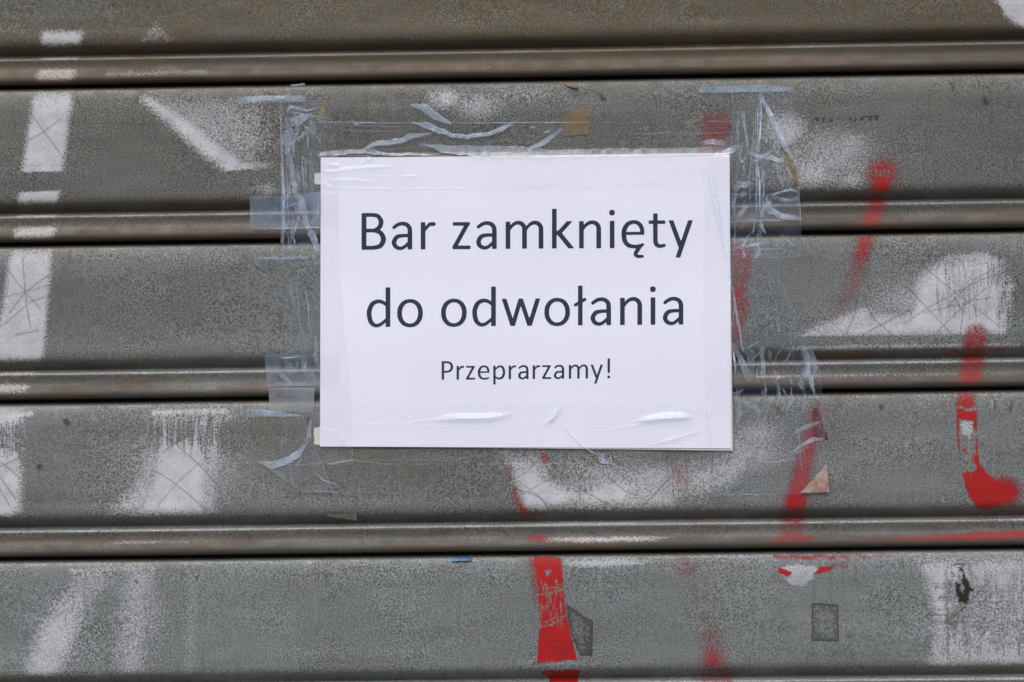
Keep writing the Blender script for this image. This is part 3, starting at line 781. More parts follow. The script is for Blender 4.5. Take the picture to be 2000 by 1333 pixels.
def contour(fn, x0, x1, y0, y1, st):
    """marching squares fill of fn < 0 -> vertices, faces in glyph units"""
    xs = np.arange(x0, x1 + st, st); ys = np.arange(y0, y1 + st, st)
    X, Y = np.meshgrid(xs, ys)
    D = fn(X, Y)
    vid = {}; verts = []; faces = []
    def v(key, x, y):
        if key not in vid:
            vid[key] = len(verts); verts.append((x, y))
        return vid[key]
    neg = D < 0
    J, I = np.nonzero(neg[:-1, :-1] | neg[1:, :-1] | neg[:-1, 1:] | neg[1:, 1:])
    for j, i in zip(J, I):
        c = [(i, j), (i + 1, j), (i + 1, j + 1), (i, j + 1)]
        poly = []
        for k in range(4):
            (ia, ja), (ib, jb) = c[k], c[(k + 1) % 4]
            da, db = D[ja, ia], D[jb, ib]
            if da < 0:
                poly.append(v((ia, ja), xs[ia], ys[ja]))
            if (da < 0) != (db < 0):
                t = da / (da - db)
                key = (min(ia, ib), min(ja, jb), 'h' if ja == jb else 'v')
                poly.append(v(key, xs[ia] + (xs[ib] - xs[ia]) * t, ys[ja] + (ys[jb] - ys[ja]) * t))
        if len(poly) >= 3:
            faces.append(tuple(poly))
    return verts, faces

def text_line(items, scale, b0, b1, label):
    """items: (glyph, left px); baseline runs through b0 and b1 (photo px)"""
    V = []; Fc = []
    sl = (b1[1] - b0[1]) / (b1[0] - b0[0])
    for ch, x in items:
        fn, w = G[ch]
        vs, fs = contour(fn, -10, w, -22, 80, 1.1 if scale > .8 else 1.6)
        by = b0[1] + sl * (x - b0[0])
        o = len(V)
        for gx, gy in vs:
            V.append((x + gx * scale, by + sl * gx * scale - gy * scale))
        Fc += [tuple(o + i for i in f) for f in fs]
    V = np.array(V)
    W = P(V[:, 0], V[:, 1], paper_depth(V[:, 0], V[:, 1]) + .06)
    ob = raw_mesh("lettering", W, Fc, M_INK)
    ob["label"] = label
    set_parent(ob, notice)
text_line([('B', 706.1), ('a', 764.4), ('r', 821.8), ('z', 883.9), ('a', 929.4), ('m', 987.5), ('k', 1078.1), ('n', 1131), ('i', 1191), ('\u0119', 1213.7), ('t', 1266.8), ('y', 1305.3)],
          1.0, (710, 488.4), (1350, 484.2), "large dark top line of print")
text_line([('d', 716.3), ('o', 775.8), ('o', 861.5), ('d', 922.4), ('w', 979.6), ('o', 1063.2), ('\u0142', 1128.9), ('a', 1152.7), ('n', 1211.1), ('i', 1270.8), ('a', 1293.9)],
          1.0, (720, 639.2), (1335, 634.4), "large dark middle line of print")
text_line([('P', 862.6), ('r', 891.8), ('z', 910.3), ('e', 933.2), ('p', 963.4), ('r', 993.5), ('a', 1011.6), ('r', 1040.4), ('z', 1058.8), ('a', 1081.3), ('m', 1111), ('y', 1153.3), ('!', 1186.8)],
          .507, (865, 742.4), (1190, 739.6), "small dark apology line of print")

# ------------------------------------------------------------------ clear tape
def blur1(a, r, axis):
    k = np.exp(-.5 * (np.arange(-2 * r, 2 * r + 1) / r) ** 2); k /= k.sum()
    pad = [(0, 0), (0, 0)]; pad[axis] = (2 * r, 2 * r)
    b = np.pad(a, pad, mode='edge')
    out = np.zeros_like(a)
    for i, w in enumerate(k):
        sl = [slice(None), slice(None)]; sl[axis] = slice(i, i + a.shape[axis])
        out += w * b[tuple(sl)]
    return out
def under_field():
    """the surface tape lies on: shutter face bridged over its grooves, and the notice"""
    st = 4.0
    xs = np.arange(420, 1680 + st, st); ys = np.arange(130, 1060 + st, st)
    X, Y = np.meshgrid(xs, ys)
    D = face_depth(X, Y)
    r = 10
    M = D.copy()
    for k in range(1, r):                      # stretched across hollows
        up = np.vstack([np.repeat(D[:1], k, 0), D[:-k]]); dn = np.vstack([D[k:], np.repeat(D[-1:], k, 0)])
        M = np.maximum(M, np.minimum(up, 99)); M = np.maximum(M, dn)
    M = np.minimum(M, .5)
    M = np.where(in_paper(X, Y, 3), np.maximum(M, paper_depth(X, Y) + .25), M)
    M = np.where((X > 624) & (X < 1432) & (Y > 300) & (Y < 882), np.maximum(M, 1.1), M)
    M = np.maximum(blur1(blur1(M, 3, 0), 3, 1), M)
    M = np.where(in_paper(X, Y, 0), np.maximum(M, paper_depth(X, Y) + .22), M)
    f = Field(420, 130, 1680, 1060, st); f.a = M.astype(np.float32)[:f.ny, :f.nx]
    return f
UNDER = under_field()
TAPE_N = 0

def tape(label, top, bottom, streaks=(), veil=0.0, amber=0.0, loose=0.0, name="clear_tape", cat="tape", group="clear tape strips round the notice", wrinkle=1.0, gain=1.3, crumple=None, mat=None, step=1.35, lift=0.0):
    """top and bottom: polylines of the two long (or short) edges, photo px; streaks, folds and painted glare: (points, widths, amount[, amber])"""
    global TAPE_N
    TAPE_N += 1
    top = np.array(top, float); bottom = np.array(bottom, float)
    def resample(p, n):
        s = np.concatenate([[0], np.cumsum(np.hypot(*np.diff(p, axis=0).T))]); t = np.linspace(0, s[-1], n)
        return np.stack([np.interp(t, s, p[:, 0]), np.interp(t, s, p[:, 1])], 1)
    L = max(np.hypot(*np.diff(top, axis=0).T).sum(), np.hypot(*np.diff(bottom, axis=0).T).sum())
    H = max(np.hypot(*(top[0] - bottom[0])), np.hypot(*(top[-1] - bottom[-1])))
    nc, nr = max(6, int(L / step)), max(4, int(H / step))
    a, b = resample(top, nc), resample(bottom, nc)
    t = np.linspace(0, 1, nr)[:, None, None]
    p = a[None] * (1 - t) + b[None] * t
    px, py = p[..., 0], p[..., 1]
    sd_ = 100 + TAPE_N
    # slightly ragged rims
    rag = 1.2 * (vnoise(px / 6, py / 6, sd_) - .5)
    edge = np.minimum(np.minimum(np.arange(nr)[:, None], nr - 1 - np.arange(nr)[:, None]), np.minimum(np.arange(nc)[None], nc - 1 - np.arange(nc)[None]))
    px = px + rag * (edge < 2); py = py + rag * (edge < 2)
    x0, y0, x1, y1 = px.min() - 20, py.min() - 20, px.max() + 20, py.max() + 20
    fv, fa, fh = (Field(x0, y0, x1, y1) for _ in range(3))  # fv: film haze and painted glare, fa: amber, fh: ridge height
    for s in streaks:
        pts, w, amt = s[0], s[1], s[2]
        am = s[3] if len(s) > 3 else 0
        amt = np.clip(np.array(amt) * gain, 0, .98)
        W_ = np.max(w)
        q = np.array(pts, float)
        if len(q) == 2:
            q = np.array([q[0], (q[0] + q[1]) / 2, q[1]])
        npt = len(q)
        ww = np.interp(np.linspace(0, 1, npt), np.linspace(0, 1, np.size(w)), np.atleast_1d(np.array(w, float))) if np.size(w) > 1 else np.full(npt, float(w))
        aa = np.interp(np.linspace(0, 1, npt), np.linspace(0, 1, np.size(amt)), np.atleast_1d(amt)) if np.size(amt) > 1 else np.full(npt, float(amt))
        fade = np.ones(npt); fade[0] = fade[-1] = .45
        tg = np.gradient(q, axis=0); nn = np.stack([-tg[:, 1], tg[:, 0]], 1) / (np.hypot(*tg.T)[:, None] + 1e-6)
        if W_ > 5:                               # a fold: hazy middle, crease lines with painted glint at its rims
            onp = bool(in_paper(q[:, 0], q[:, 1]).all())
            fv.line(q, ww, aa * fade * (.9 if onp else .50), 2.2 if onp else 1.2, wob=.6 if onp else 1.4)
            for o_, k_ in ((-.46, 1.3), (.46, 1.0), (rng.uniform(-.3, .3), .9)):
                fv.line(q + nn * (ww * o_)[:, None], 1.2, np.clip(aa * fade * k_ * (.5 if onp else 1), 0, .98), .8, wob=.6 if onp else 2.0)
        else:
            fv.line(q, np.maximum(ww * .62, 1.6), np.clip(aa * fade * 1.15, 0, .98), .9, wob=1.2)
        fh.line(q, ww * 1.1, np.clip(ww * np.where(in_paper(q[:, 0], q[:, 1]), .11, .08), .1, np.where(in_paper(q[:, 0], q[:, 1]), 1.8, .9)) * (.25 + .75 * np.abs(tg[:, 0]) / (np.hypot(*tg.T) + 1e-6)) * (aa > .1), profile='ramp', wob=.5 if in_paper(q[:, 0], q[:, 1]).all() else 1.4)
        if am:
            fa.line(pts, np.array(w) * 1.2, am, 1.5, wob=1.6)
    ax = (top[-1] + bottom[-1] - top[0] - bottom[0]) / 2; ay = (bottom[0] + bottom[-1] - top[0] - top[-1]) / 2
    lng, sht = (ax, ay) if np.hypot(*ax) > np.hypot(*ay) else (ay, ax)
    o0 = top[0]
    for _ in range(int(L * H / 2600) + 2):       # faint stretch lines along the strip
        u0, v0, l_ = rng.uniform(0, .85), rng.uniform(.04, .96), rng.uniform(.06, .3)
        a0 = o0 + lng * u0 + sht * v0
        fv.line([a0, a0 + lng * l_ * .5 + sht * rng.uniform(-.03, .03), a0 + lng * l_ + sht * rng.uniform(-.06, .06)], 1.5, [.02, rng.uniform(.08, .3), .02], .9, wob=1.2)
    for _ in range(0 if crumple is None else crumple[4]):    # crushed film: many short creases
        a0 = np.array([rng.uniform(crumple[0], crumple[2]), rng.uniform(crumple[1], crumple[3])])
        ang = rng.normal(math.pi / 2, .35) if rng.random() < .7 else rng.uniform(0, math.pi)
        l_ = rng.uniform(12, 60); dv = np.array([math.cos(ang), math.sin(ang)]) * l_; bend = rng.uniform(-6, 6)
        q = [a0, a0 + dv * .5 + np.array([bend, -bend * .3]), a0 + dv]
        if in_paper(q[2][0], q[2][1]):
            continue
        if rng.random() < .3:
            w_ = rng.uniform(6, 13)
            fv.line(q, [2, w_, 2], rng.uniform(.15, .34), 1.2, wob=3); fh.line(q, [2, w_, 2], .6, profile='ramp', wob=3)
        else:
            fv.line(q, [1.0, rng.uniform(1.2, 2.4), 1.0], [.15, rng.uniform(.4, .95), .15], .8, wob=2); fh.line(q, 3, .25, profile='ramp', wob=2)
    base = UNDER.sample(px, py) + .18 + .10 * TAPE_N + lift
    base = base + wrinkle * (.55 * (vnoise(px / 30, py / 70, sd_ + 50) - .5) + .30 * (vnoise(px / 9 + py / 40, py / 26, sd_ + 51) - .5)) * .8
    d = base + fh.sample(px, py) * 1.0 + loose
    rim = (edge < 2) * .22 * sstep(.3, .8, vnoise(px / 18, py / 18, sd_ + 80)) * ~in_paper(px, py)
    v = np.maximum(fv.sample(px, py) * np.where(in_paper(px, py), .95, .62 + .55 * vnoise(px / 7 + py / 31, py / 9, sd_ + 70) * ~in_paper(px, py)), veil * (.55 + .9 * vnoise(px / 22, py / 30, sd_ + 60)))
    v = np.maximum(v, rim)
    if mat is M_TAB:
        v = np.where(in_paper(px, py), v * .12, v)
    am = np.maximum(fa.sample(px, py), amber)
    ob = grid_mesh(name, P(px, py, d), mat or M_TAPE, dict(loose=v, amber=am, backed=in_paper(px, py, 1) * 1.0))  # loose holds slack film and painted glare alike
    tag(ob, label, cat, group)
    return ob

# left upright strip
tape("crumpled upright clear tape strip along the left edge of the notice",
     [(545, 196), (548, 320), (549, 480), (556, 640), (560, 760), (545, 905)], [(640, 196), (660, 300), (662, 480), (672, 640), (684, 760), (690, 905)],
     [([(547, 198), (551, 320), (553, 440), (555, 491)], 2.5, .55), ([(552, 323), (556, 380), (555, 445)], 4, .75), ([(561, 336), (563, 440)], 2.5, .5),
      ([(561, 218), (568, 211), (598, 212)], [3, 6, 4], .5), ([(577, 214), (600, 216), (621, 212)], 4, .5), ([(563, 240), (580, 238), (594, 230), (608, 223)], [16, 18, 12, 6], .5),
      ([(562, 232), (564, 262), (560, 300), (566, 330)], [10, 12, 7, 4], .42), ([(572, 258), (570, 280), (574, 310)], [8, 5, 3], .5), ([(556, 260), (553, 290)], 8, .4),
      ([(566, 300), (572, 343), (579, 375), (592, 404), (600, 440), (612, 465), (624, 493)], [5, 6, 9, 11, 9, 11, 9], .62), ([(590, 304), (592, 340), (595, 378)], 3, .5),
      ([(601, 256), (602, 294)], 5, .35), ([(579, 274), (592, 264), (600, 256)], [3, 6, 2], .5), ([(643, 199), (630, 214), (618, 231)], [5, 9, 5], .55, 1.0), ([(618, 231), (600, 252), (584, 275)], 2.5, .45, .6),
      ([(575, 330), (584, 350), (580, 370)], 7, .4), ([(568, 440), (570, 492)], 2, .35), ([(560, 446), (566, 490)], 2, .3), ([(584, 446), (576, 400)], 2, .4, .5),
      ([(596, 560), (602, 600), (604, 640)], 2.5, .55), ([(566, 556), (574, 594)], 2, .4), ([(618, 660), (616, 690), (620, 720)], [3, 8, 4], .45), ([(608, 300), (612, 420)], 6, .22), ([(616, 380), (618, 440)], 9, .35),
      ([(580, 540), (584, 620), (600, 690)], 1.8, .3), ([(608, 822), (604, 850), (598, 862)], [3, 6, 7], .6),
      ([(632, 318), (660, 322), (690, 316)], [3, 8, 3], .30), ([(630, 356), (650, 366)], 6, .35), ([(630, 332), (652, 336)], 5, .3)], veil=.05, crumple=(550, 205, 618, 480, 44))
# top strip
tape("long clear tape strip stuck across the top edge of the notice with slanting folds",
     [(606, 238), (786, 239), (1000, 239), (1152, 238), (1445, 236)], [(606, 372), (800, 373), (1060, 373), (1240, 371), (1440, 370)],
     [([(618, 239), (786, 240)], 2.4, .5), ([(883, 240), (1000, 240), (1102, 239), (1150, 239)], 2.2, [.55, .5, .45, .3]),
      ([(796, 226), (806, 236), (822, 241), (843, 250), (883, 265), (914, 268), (954, 262), (984, 250), (1003, 242)], [4, 9, 11, 12, 7, 8, 7, 8, 4], .58),
      ([(713, 293), (734, 281), (760, 278), (782, 276), (802, 267), (841, 262)], [7, 9, 9, 10, 9, 3], .55),
      ([(616, 301), (660, 298), (715, 296), (760, 302), (850, 303)], [6, 9, 10, 5, 4], .24), ([(819, 283), (845, 285), (866, 292), (930, 296), (1000, 296), (1050, 299), (1110, 300), (1213, 298), (1350, 297), (1420, 290)], [3, 5, 14, 20, 20, 16, 12, 15, 12, 22], [.3, .3, .3, .28, .28, .24, .24, .22, .22, .3]),
      ([(1098, 254), (1078, 268), (1059, 282), (1031, 293)], [3, 7, 8, 5], .55), ([(1063, 259), (1075, 256)], 4, .5), ([(1036, 250), (1046, 249)], 3, .4), ([(690, 243), (698, 241)], 6, .4), ([(757, 230), (764, 233)], 4, .4),
      ([(1369, 282), (1392, 277), (1416, 282)], [6, 10, 10], .45), ([(1130, 213), (1098, 213)], 3, .5),
      ([(632, 338), (670, 330), (740, 324), (770, 326)], [3, 8, 6, 2], .20), ([(634, 352), (690, 350), (740, 356)], [4, 6, 2], .20), ([(700, 322), (716, 312), (722, 308)], [2, 5, 8], .4), ([(790, 345), (815, 342)], 4, .35), ([(960, 312), (1000, 350), (1030, 372)], 2, .25), ([(940, 310), (990, 372)], 1.6, .2),
      ([(640, 366), (700, 368), (860, 367), (1060, 371)], [3, 4, 3, 2], .12)], veil=.005)
tape("narrow folded flap of clear tape lifting above the top strip beside faint white overspray",
     [(799, 203), (833, 203), (852, 219), (884, 241)], [(802, 207), (822, 216), (846, 234), (880, 244)],
     [([(803, 206), (830, 210), (850, 226), (880, 242)], [5, 12, 11, 5], .6)], veil=.35, loose=.6)
# right upright strip, upper
tape("upright clear tape strip right of the notice, gathered into long bright creases",
     [(1430, 172), (1430, 260), (1372, 330), (1374, 400), (1376, 505)], [(1546, 172), (1556, 260), (1560, 330), (1564, 400), (1566, 505)],
     [([(1482, 176), (1480, 220), (1479, 296), (1477, 380), (1478, 420)], 2.6, .55), ([(1484, 182), (1487, 230), (1484, 263), (1483, 298)], [4, 4, 5, 4], .8), ([(1481, 319), (1483, 370), (1486, 426)], [4, 5, 3], .85), ([(1488, 324), (1491, 370), (1489, 420)], 2.6, .6),
      ([(1473, 199), (1469, 308), (1463, 352), (1466, 390)], 2, .45, .4), ([(1477, 186), (1475, 260), (1473, 330)], 1.8, .4, .5), ([(1483, 180), (1492, 200), (1506, 227), (1529, 277), (1555, 330)], [3, 6, 8, 7, 6], .72), ([(1490, 190), (1515, 240), (1548, 312)], 2, .6),
      ([(1451, 219), (1454, 247), (1461, 298)], [6, 4, 3], .6), ([(1462, 298), (1484, 308), (1506, 307), (1520, 313), (1531, 311)], [8, 5, 9, 8, 4], .58), ([(1410, 299), (1430, 294), (1450, 282)], [8, 11, 8], .45), ([(1450, 284), (1444, 306), (1450, 318), (1460, 300)], 4, .4),
      ([(1529, 290), (1545, 318), (1553, 340), (1554, 362)], [4, 9, 10, 7], .28, .9), ([(1434, 372), (1444, 360), (1456, 362), (1466, 356)], [9, 10, 9, 5], .5), ([(1436, 370), (1433, 395), (1434, 425)], [8, 6, 4], .5), ([(1444, 384), (1456, 374)], 8, .4), ([(1437, 430), (1448, 416), (1459, 402)], [8, 7, 3], .55),
      ([(1484, 430), (1488, 442), (1496, 458)], [4, 6, 3], .65), ([(1474, 434), (1470, 456)], 3, .5), ([(1480, 456), (1481, 480), (1484, 500)], 3, .6), ([(1432, 487), (1466, 480), (1498, 474)], [3, 6, 8], .36), ([(1450, 488), (1530, 486)], 3, .3), ([(1510, 196), (1512, 214)], 3, .4), ([(1436, 440), (1434, 500)], 2, .4),
      ([(1383, 322), (1388, 350), (1395, 385), (1402, 420), (1408, 460), (1418, 502)], [2, 7, 12, 9, 5, 3], .85), ([(1376, 350), (1392, 349)], 2, .4), ([(1404, 390), (1405, 410)], 5, .4)], veil=.05, crumple=(1432, 180, 1545, 480, 34))
# right upright strip, lower
tape("lower right clear tape strip hanging from beside the notice over the red stripe",
     [(1374, 496), (1372, 620), (1376, 760), (1380, 880), (1400, 968)], [(1500, 496), (1560, 620), (1602, 720), (1612, 860), (1622, 966)],
     [([(1418, 502), (1424, 530), (1428, 560)], 2.5, .7), ([(1437, 600), (1442, 630), (1448, 668), (1452, 684)], 3.5, .55), ([(1430, 560), (1434, 600), (1430, 640)], 2, .5), ([(1430, 672), (1434, 700), (1437, 730)], [4, 5, 3], .75), ([(1434, 672), (1448, 706), (1464, 740)], [4, 12, 14], .52), ([(1455, 680), (1466, 690), (1468, 735)], [10, 14, 12], .26),
      ([(1487, 677), (1490, 710), (1492, 740)], [5, 8, 7], .5), ([(1572, 676), (1577, 720), (1587, 754), (1592, 768)], [6, 7, 5, 3], .62), ([(1594, 690), (1594, 716), (1585, 740)], [8, 7, 5], .48), ([(1569, 718), (1576, 740)], 6, .5), ([(1582, 686), (1584, 722)], 10, .36), ([(1573, 770), (1571, 800)], 3, .4), ([(1590, 770), (1600, 782)], 3, .5),
      ([(1494, 745), (1495, 775)], 2, .4), ([(1545, 756), (1547, 778)], 3, .35), ([(1530, 760), (1536, 770)], 4, .3), ([(1440, 760), (1438, 790)], 2, .4), ([(1444, 765), (1446, 800)], 2, .3),
      ([(1545, 852), (1575, 834), (1604, 826)], [3, 6, 3], .36), ([(1542, 884), (1572, 868), (1590, 858), (1610, 857)], [3, 6, 7, 3], .5), ([(1540, 892), (1580, 872)], 3, .32), ([(1473, 903), (1520, 902), (1557, 896)], 3, .28), ([(1407, 967), (1512, 967)], 2.2, .4), ([(1552, 800), (1560, 850), (1566, 920)], 2, .3), ([(1432, 560), (1440, 640)], 2, .5),
      ([(1310, 742), (1340, 766), (1365, 788), (1390, 814)], [3, 9, 11, 4], .4), ([(1376, 690), (1378, 740), (1386, 770)], [2, 4, 3], .3), ([(1393, 560), (1400, 620), (1396, 700)], 3, .25)], veil=.03, crumple=(1432, 640, 1590, 790, 22))
# bottom strip
tape("long clear tape strip along the bottom edge of the notice with a sky-tinted loose end",
     [(612, 792), (900, 791), (1150, 789), (1380, 791)], [(640, 908), (900, 908), (1150, 906), (1400, 908)],
     [([(842, 820), (880, 814), (960, 812), (1002, 807)], [3, 12, 12, 3], .42), ([(780, 834), (815, 822), (842, 818)], 3, .3), ([(1238, 823), (1262, 817), (1300, 812), (1335, 811), (1352, 816)], [4, 10, 14, 12, 5], .5), ([(1062, 830), (1078, 816), (1092, 797)], [3, 9, 9], .6), ([(1054, 838), (1044, 872)], [3, 5], .2),
      ([(1103, 831), (1112, 846), (1135, 868), (1155, 882), (1168, 889)], [2, 4, 3, 4, 3], .8), ([(1169, 889), (1180, 904), (1192, 922)], [11, 12, 8], .62), ([(1150, 884), (1165, 895), (1180, 922)], 5, .2, .9), ([(1258, 870), (1310, 858), (1370, 840)], [2, 6, 3], .4), ([(1180, 840), (1260, 826)], 4, .2),
      ([(628, 836), (650, 842), (672, 860), (684, 878)], [2, 3, 4, 2], .3), ([(690, 790), (760, 778), (800, 770)], 3, .2), ([(1100, 890), (1130, 892)], 3, .2, .8), ([(640, 906), (690, 898)], 2.4, .4)], veil=.005)
# small cross tabs
tape("short sky-tinted clear tape tab left of the word Bar bridging the groove",
     [(487, 383), (560, 384), (610, 376), (660, 376)], [(490, 449), (560, 448), (610, 446), (660, 447)],
     [([(514, 386), (518, 416), (521, 446)], [50, 50, 50], .46), ([(540, 390), (548, 416), (553, 440)], [18, 8, 6], .5), ([(612, 382), (608, 410), (606, 442)], [14, 26, 20], .34), ([(492, 446), (560, 446), (658, 445)], 4, .5), ([(575, 388), (585, 440)], 3, .35, .3), ([(640, 384), (640, 440)], 30, .18)], veil=.26, mat=M_TAB)
tape("crumpled sky-tinted clear tape tab left of the notice on the third rib down",
     [(516, 693), (550, 691), (588, 694), (662, 690)], [(522, 755), (560, 754), (620, 754), (662, 752)],
     [([(524, 698), (528, 725), (533, 752)], [16, 22, 24], .5), ([(536, 700), (546, 728), (568, 750), (580, 754)], [5, 7, 7, 4], .65), ([(546, 700), (564, 722), (588, 748)], [8, 22, 12], .42), ([(590, 690), (594, 715), (602, 750)], [4, 9, 6], .55), ([(526, 752), (620, 752)], 6, .6), ([(602, 716), (610, 734), (619, 752)], [4, 9, 10], .5), ([(544, 699), (588, 697)], 4, .6), ([(600, 706), (592, 726)], 4, .6, .3), ([(582, 700), (578, 730)], 3, .5)], veil=.14, wrinkle=2.2, mat=M_TAB)
tape("dull torn clear tape flap just below the crumpled tab on the third rib",
     [(525, 757), (560, 757), (614, 757)], [(526, 806), (560, 805), (612, 806)],
     [([(526, 781), (540, 770), (552, 757)], [5, 6, 3], .42, .4), ([(566, 760), (574, 775), (572, 800)], 3, .3), ([(545, 800), (552, 780)], 7, .22), ([(596, 765), (598, 800)], 4, .25)], veil=.26, amber=.25)
tape("clear tape tab right of the notice, pinched into a bow shape",
     [(1425, 378), (1500, 380), (1545, 368), (1560, 374)], [(1425, 436), (1500, 434), (1540, 431), (1566, 431)],
     [([(1506, 383), (1525, 374), (1545, 370), (1559, 375)], [3, 6, 6, 4], .58), ([(1508, 385), (1534, 391), (1562, 390)], [3, 6, 6], .46), ([(1498, 384), (1497, 399), (1506, 413), (1534, 424), (1565, 430)], [4, 9, 12, 10, 5], .62), ([(1487, 426), (1493, 412), (1499, 402)], 6, .55), ([(1436, 431), (1500, 430), (1560, 430)], 3, .45), ([(1505, 388), (1504, 404)], 4, .5)], veil=.07, wrinkle=2.0)
tape("folded clear tape corner pointing left below the notice's lower left corner",
     [(500, 901), (530, 902), (560, 893), (586, 876), (610, 850)], [(500, 903), (530, 920), (560, 943), (586, 960), (650, 962)],
     [([(503, 902), (530, 908), (560, 900), (582, 886), (596, 866)], [4, 16, 17, 12, 7], .6), ([(505, 904), (540, 926), (584, 957)], [3, 6, 9], .28, .4), ([(578, 912), (590, 890)], 3, .3)], veil=.05)
tape("faint clear tape remnant lying flat under the notice's lower left corner",
     [(562, 907), (640, 905), (690, 899), (760, 905)], [(575, 960), (640, 962), (720, 963), (760, 962)],
     [([(617, 925), (634, 938), (665, 950)], [2, 4, 2], .5), ([(563, 907), (637, 905), (685, 898)], 2, .3), ([(580, 961), (719, 962)], 2, .26)], veil=.05, amber=.12)
for lab, t_, b_, st_, vl in [
    ("flat sky-tinted tape remnant above the notice's upper left corner, under the first rib", [(464, 190), (500, 187), (597, 187)], [(465, 203), (500, 201), (597, 200)], [([(468, 196), (540, 192), (594, 192)], [12, 9, 6], .5)], .32),
    ("flat clear tape remnant at the top of the bright creases, upper right of the notice", [(1366, 171), (1440, 168), (1480, 165), (1548, 171)], [(1366, 182), (1440, 181), (1480, 180), (1548, 179)], [([(1368, 179), (1546, 177)], 4, .5), ([(1412, 173), (1460, 166), (1510, 166)], [4, 6, 4], .45)], .34),
    ("wedge shaped sky-tinted clear tape remnant below the third rib left of the notice", [(480, 800), (514, 799), (551, 806), (588, 811)], [(480, 815), (520, 814), (551, 815), (588, 814)], [([(484, 807), (520, 807), (584, 812)], [12, 11, 3], .55)], .36),
    ("tiny clear tape shred in the gap under the first rib, above the notice's left edge", [(567, 166), (596, 163)], [(569, 169), (596, 168)], [([(568, 167), (596, 165)], 3, .6)], .5),
    ("thin clear tape shred under the second rib, left of the notice", [(502, 502), (550, 503), (605, 501)], [(504, 506), (550, 508), (605, 505)], [([(504, 504), (604, 503)], 3, .5)], .25)]:
    tape(lab, t_, b_, st_, veil=vl, mat=M_TAB, group="loose clear tape remnants on the shutter")
tape("tea coloured clear tape scrap on the fourth rib below the notice", [(637, 1006), (696, 1003)], [(640, 1008), (697, 1018)], [], veil=.16, amber=.55, group="loose clear tape remnants on the shutter")

# ------------------------------------------------------------------ paper and tape scraps
def scrap(name, pts, mat, lift, thick, label, cat, curl=None, rim=False, group=None):
    pts = [tuple(p) for p in pts]
    n = len(pts)
    c = np.mean(np.array(pts), 0)
    sub = []
    for k in range(n):                                     # slightly torn outline
        a, b = np.array(pts[k]), np.array(pts[(k + 1) % n])
        L = np.hypot(*(b - a)); m_ = max(1, int(L / 5))
        nrm = np.array([-(b - a)[1], (b - a)[0]]) / (L + 1e-6)
        for i in range(m_):
            q = a + (b - a) * i / m_
            sub.append(q + nrm * (0 if i == 0 else rng.uniform(-.9, .9)))
    sub = np.array(sub); N = len(sub)
    rings = [1.0, .86, .5]
    V = []; f = []; att = []
    for ri, s in enumerate(rings):
        q = c + (sub - c) * s
        d = face_depth(q[:, 0], q[:, 1]) + lift + thick
        d = np.maximum(d, lift + thick - 6)
        if curl:
            d = d + curl(q[:, 0], q[:, 1])
        V += list(P(q[:, 0], q[:, 1], d)); att += [1.0 if ri == 0 else (.35 if ri == 1 else 0)] * N
    dc = float(face_depth(np.array([c[0]]), np.array([c[1]]))[0]) + lift + thick + (float(curl(np.array([c[0]]), np.array([c[1]]))[0]) if curl else 0)
    V.append(P(c[0], c[1], dc)); att.append(0)
    bd = face_depth(sub[:, 0], sub[:, 1]) + lift + (curl(sub[:, 0], sub[:, 1]) if curl else 0)
    V += list(P(sub[:, 0], sub[:, 1], bd)); att += [1.0] * N
    for r_ in range(2):
        for k in range(N):
            k2 = (k + 1) % N
            f.append((r_ * N + k, r_ * N + k2, (r_ + 1) * N + k2, (r_ + 1) * N + k))
    for k in range(N):
        k2 = (k + 1) % N
        f.append((2 * N + k, 2 * N + k2, 3 * N)); f.append((k, 3 * N + 1 + k, 3 * N + 1 + k2, k2))
    ob = raw_mesh(name, V, f, mat)
    at = ob.data.attributes.new("rim", 'FLOAT', 'POINT'); at.data.foreach_set("value", np.array(att, np.float32))
    tag(ob, label, cat, group)
    return ob
M_BROWN = scrap_material("brown_parcel_tape", (.155, .115, .060), (.195, .150, .082), 260, .4)
M_RUST = scrap_material("brown_torn_tape", (.09, .052, .022), (.15, .09, .04), 400, .5)
M_BLUE = scrap_material("blue_tape", (.006, .075, .17), (.012, .11, .23), 300, .45)
M_SALMON = scrap_material("torn_printed_label", (.30, .15, .10), (.37, .29, .25), 150, .5)
M_MAROON = stain_material("dark_red_tape", (.13, .012, .014), (.05, .012, .012), .30, 400)
M_GLUE = stain_material("old_glue", (.075, .072, .055), (.050, .045, .034), .26, 420)
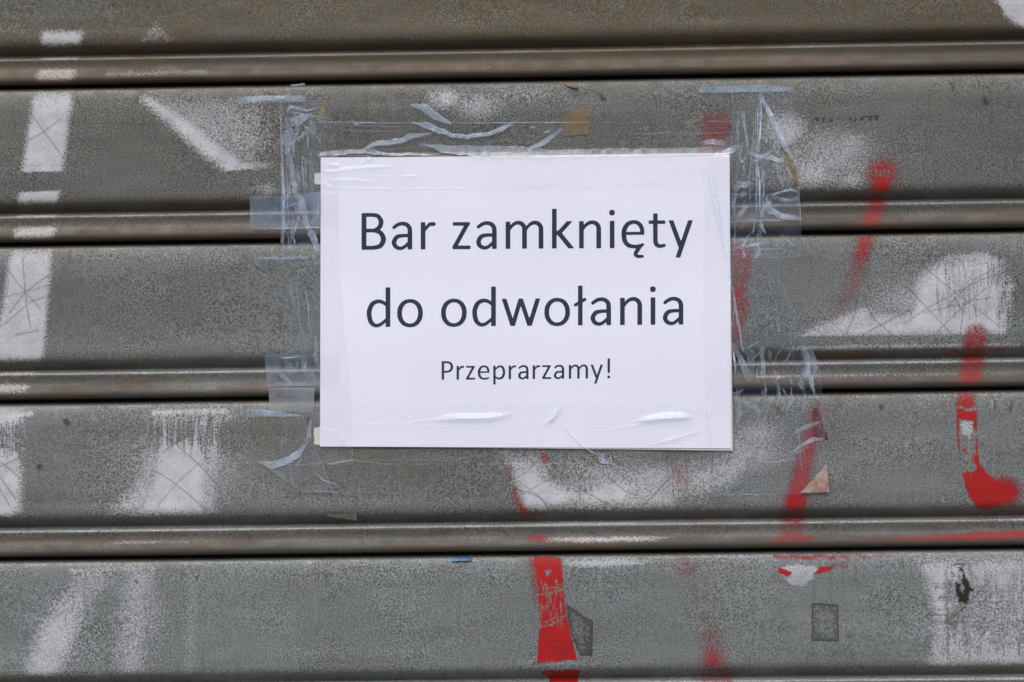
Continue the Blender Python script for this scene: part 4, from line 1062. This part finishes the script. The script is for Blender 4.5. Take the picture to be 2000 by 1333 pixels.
M_GLUE2 = stain_material("grey_glue_film", (.115, .118, .10), (.045, .042, .034), .24, 420)
scrap("tape_scrap", [(1103, 221), (1118, 219), (1132, 209), (1144, 215), (1152, 221), (1151, 263), (1128, 264), (1100, 266)], M_BROWN, .3, .12, "square brown parcel tape scrap above the top edge of the notice", "tape scrap")
scrap("tape_scrap", [(1097, 162), (1112, 162), (1131, 166), (1126, 173), (1107, 168)], M_RUST, .5, .15, "small curled brown tape scrap just under the first rib", "tape scrap", curl=lambda x, y: .06 * np.abs(x - 1097))
scrap("tape_scrap", [(881, 1089), (921, 1088), (922, 1096), (883, 1097)], M_BLUE, 1.3, .12, "small bright blue tape scrap under the fourth rib", "tape scrap")
scrap("label_scrap", [(1563, 963), (1590, 934), (1614, 906), (1617, 930), (1620, 962)], M_SALMON, 1.9, .12, "torn triangular salmon label scrap beside the red stripe", "label scrap")
scrap("tape_scrap", [(1588, 798), (1596, 798), (1606, 826), (1618, 861), (1602, 858), (1588, 850)], M_MAROON, .35, .1, "dark red triangular tape scrap on top of the red stripe", "tape scrap")
scrap("glue_patch", [(1106, 1180), (1122, 1190), (1139, 1203), (1158, 1213), (1157, 1282), (1146, 1280), (1135, 1282), (1119, 1250), (1108, 1205)], M_GLUE, .12, .06, "dark grey old glue patch beside the solid red stripe", "glue patch")
scrap("glue_patch", [(1140, 1204), (1158, 1213), (1157, 1282), (1148, 1279), (1140, 1250)], M_GLUE, .25, .06, "darker narrow glue strip at the right of the grey glue patch", "glue patch")
scrap("glue_patch", [(1585, 1178), (1638, 1181), (1638, 1253), (1585, 1252)], M_GLUE2, .12, .06, "rectangular greyish glue film with dark outline on the bottom slat", "glue patch")
M_CREAM = paper_material("cream_card", (.55, .53, .45), (.66, .64, .56))
scrap("paper_scrap", [(614, 339), (628, 338), (628, 361), (615, 360)], M_CREAM, .9, .2, "small cream paper bit at the left edge of the notice, upper of two", "paper scrap")
scrap("paper_scrap", [(613, 836), (628, 835), (628, 869), (613, 868)], M_CREAM, .9, .2, "small cream paper bit at the lower left corner of the notice", "paper scrap")
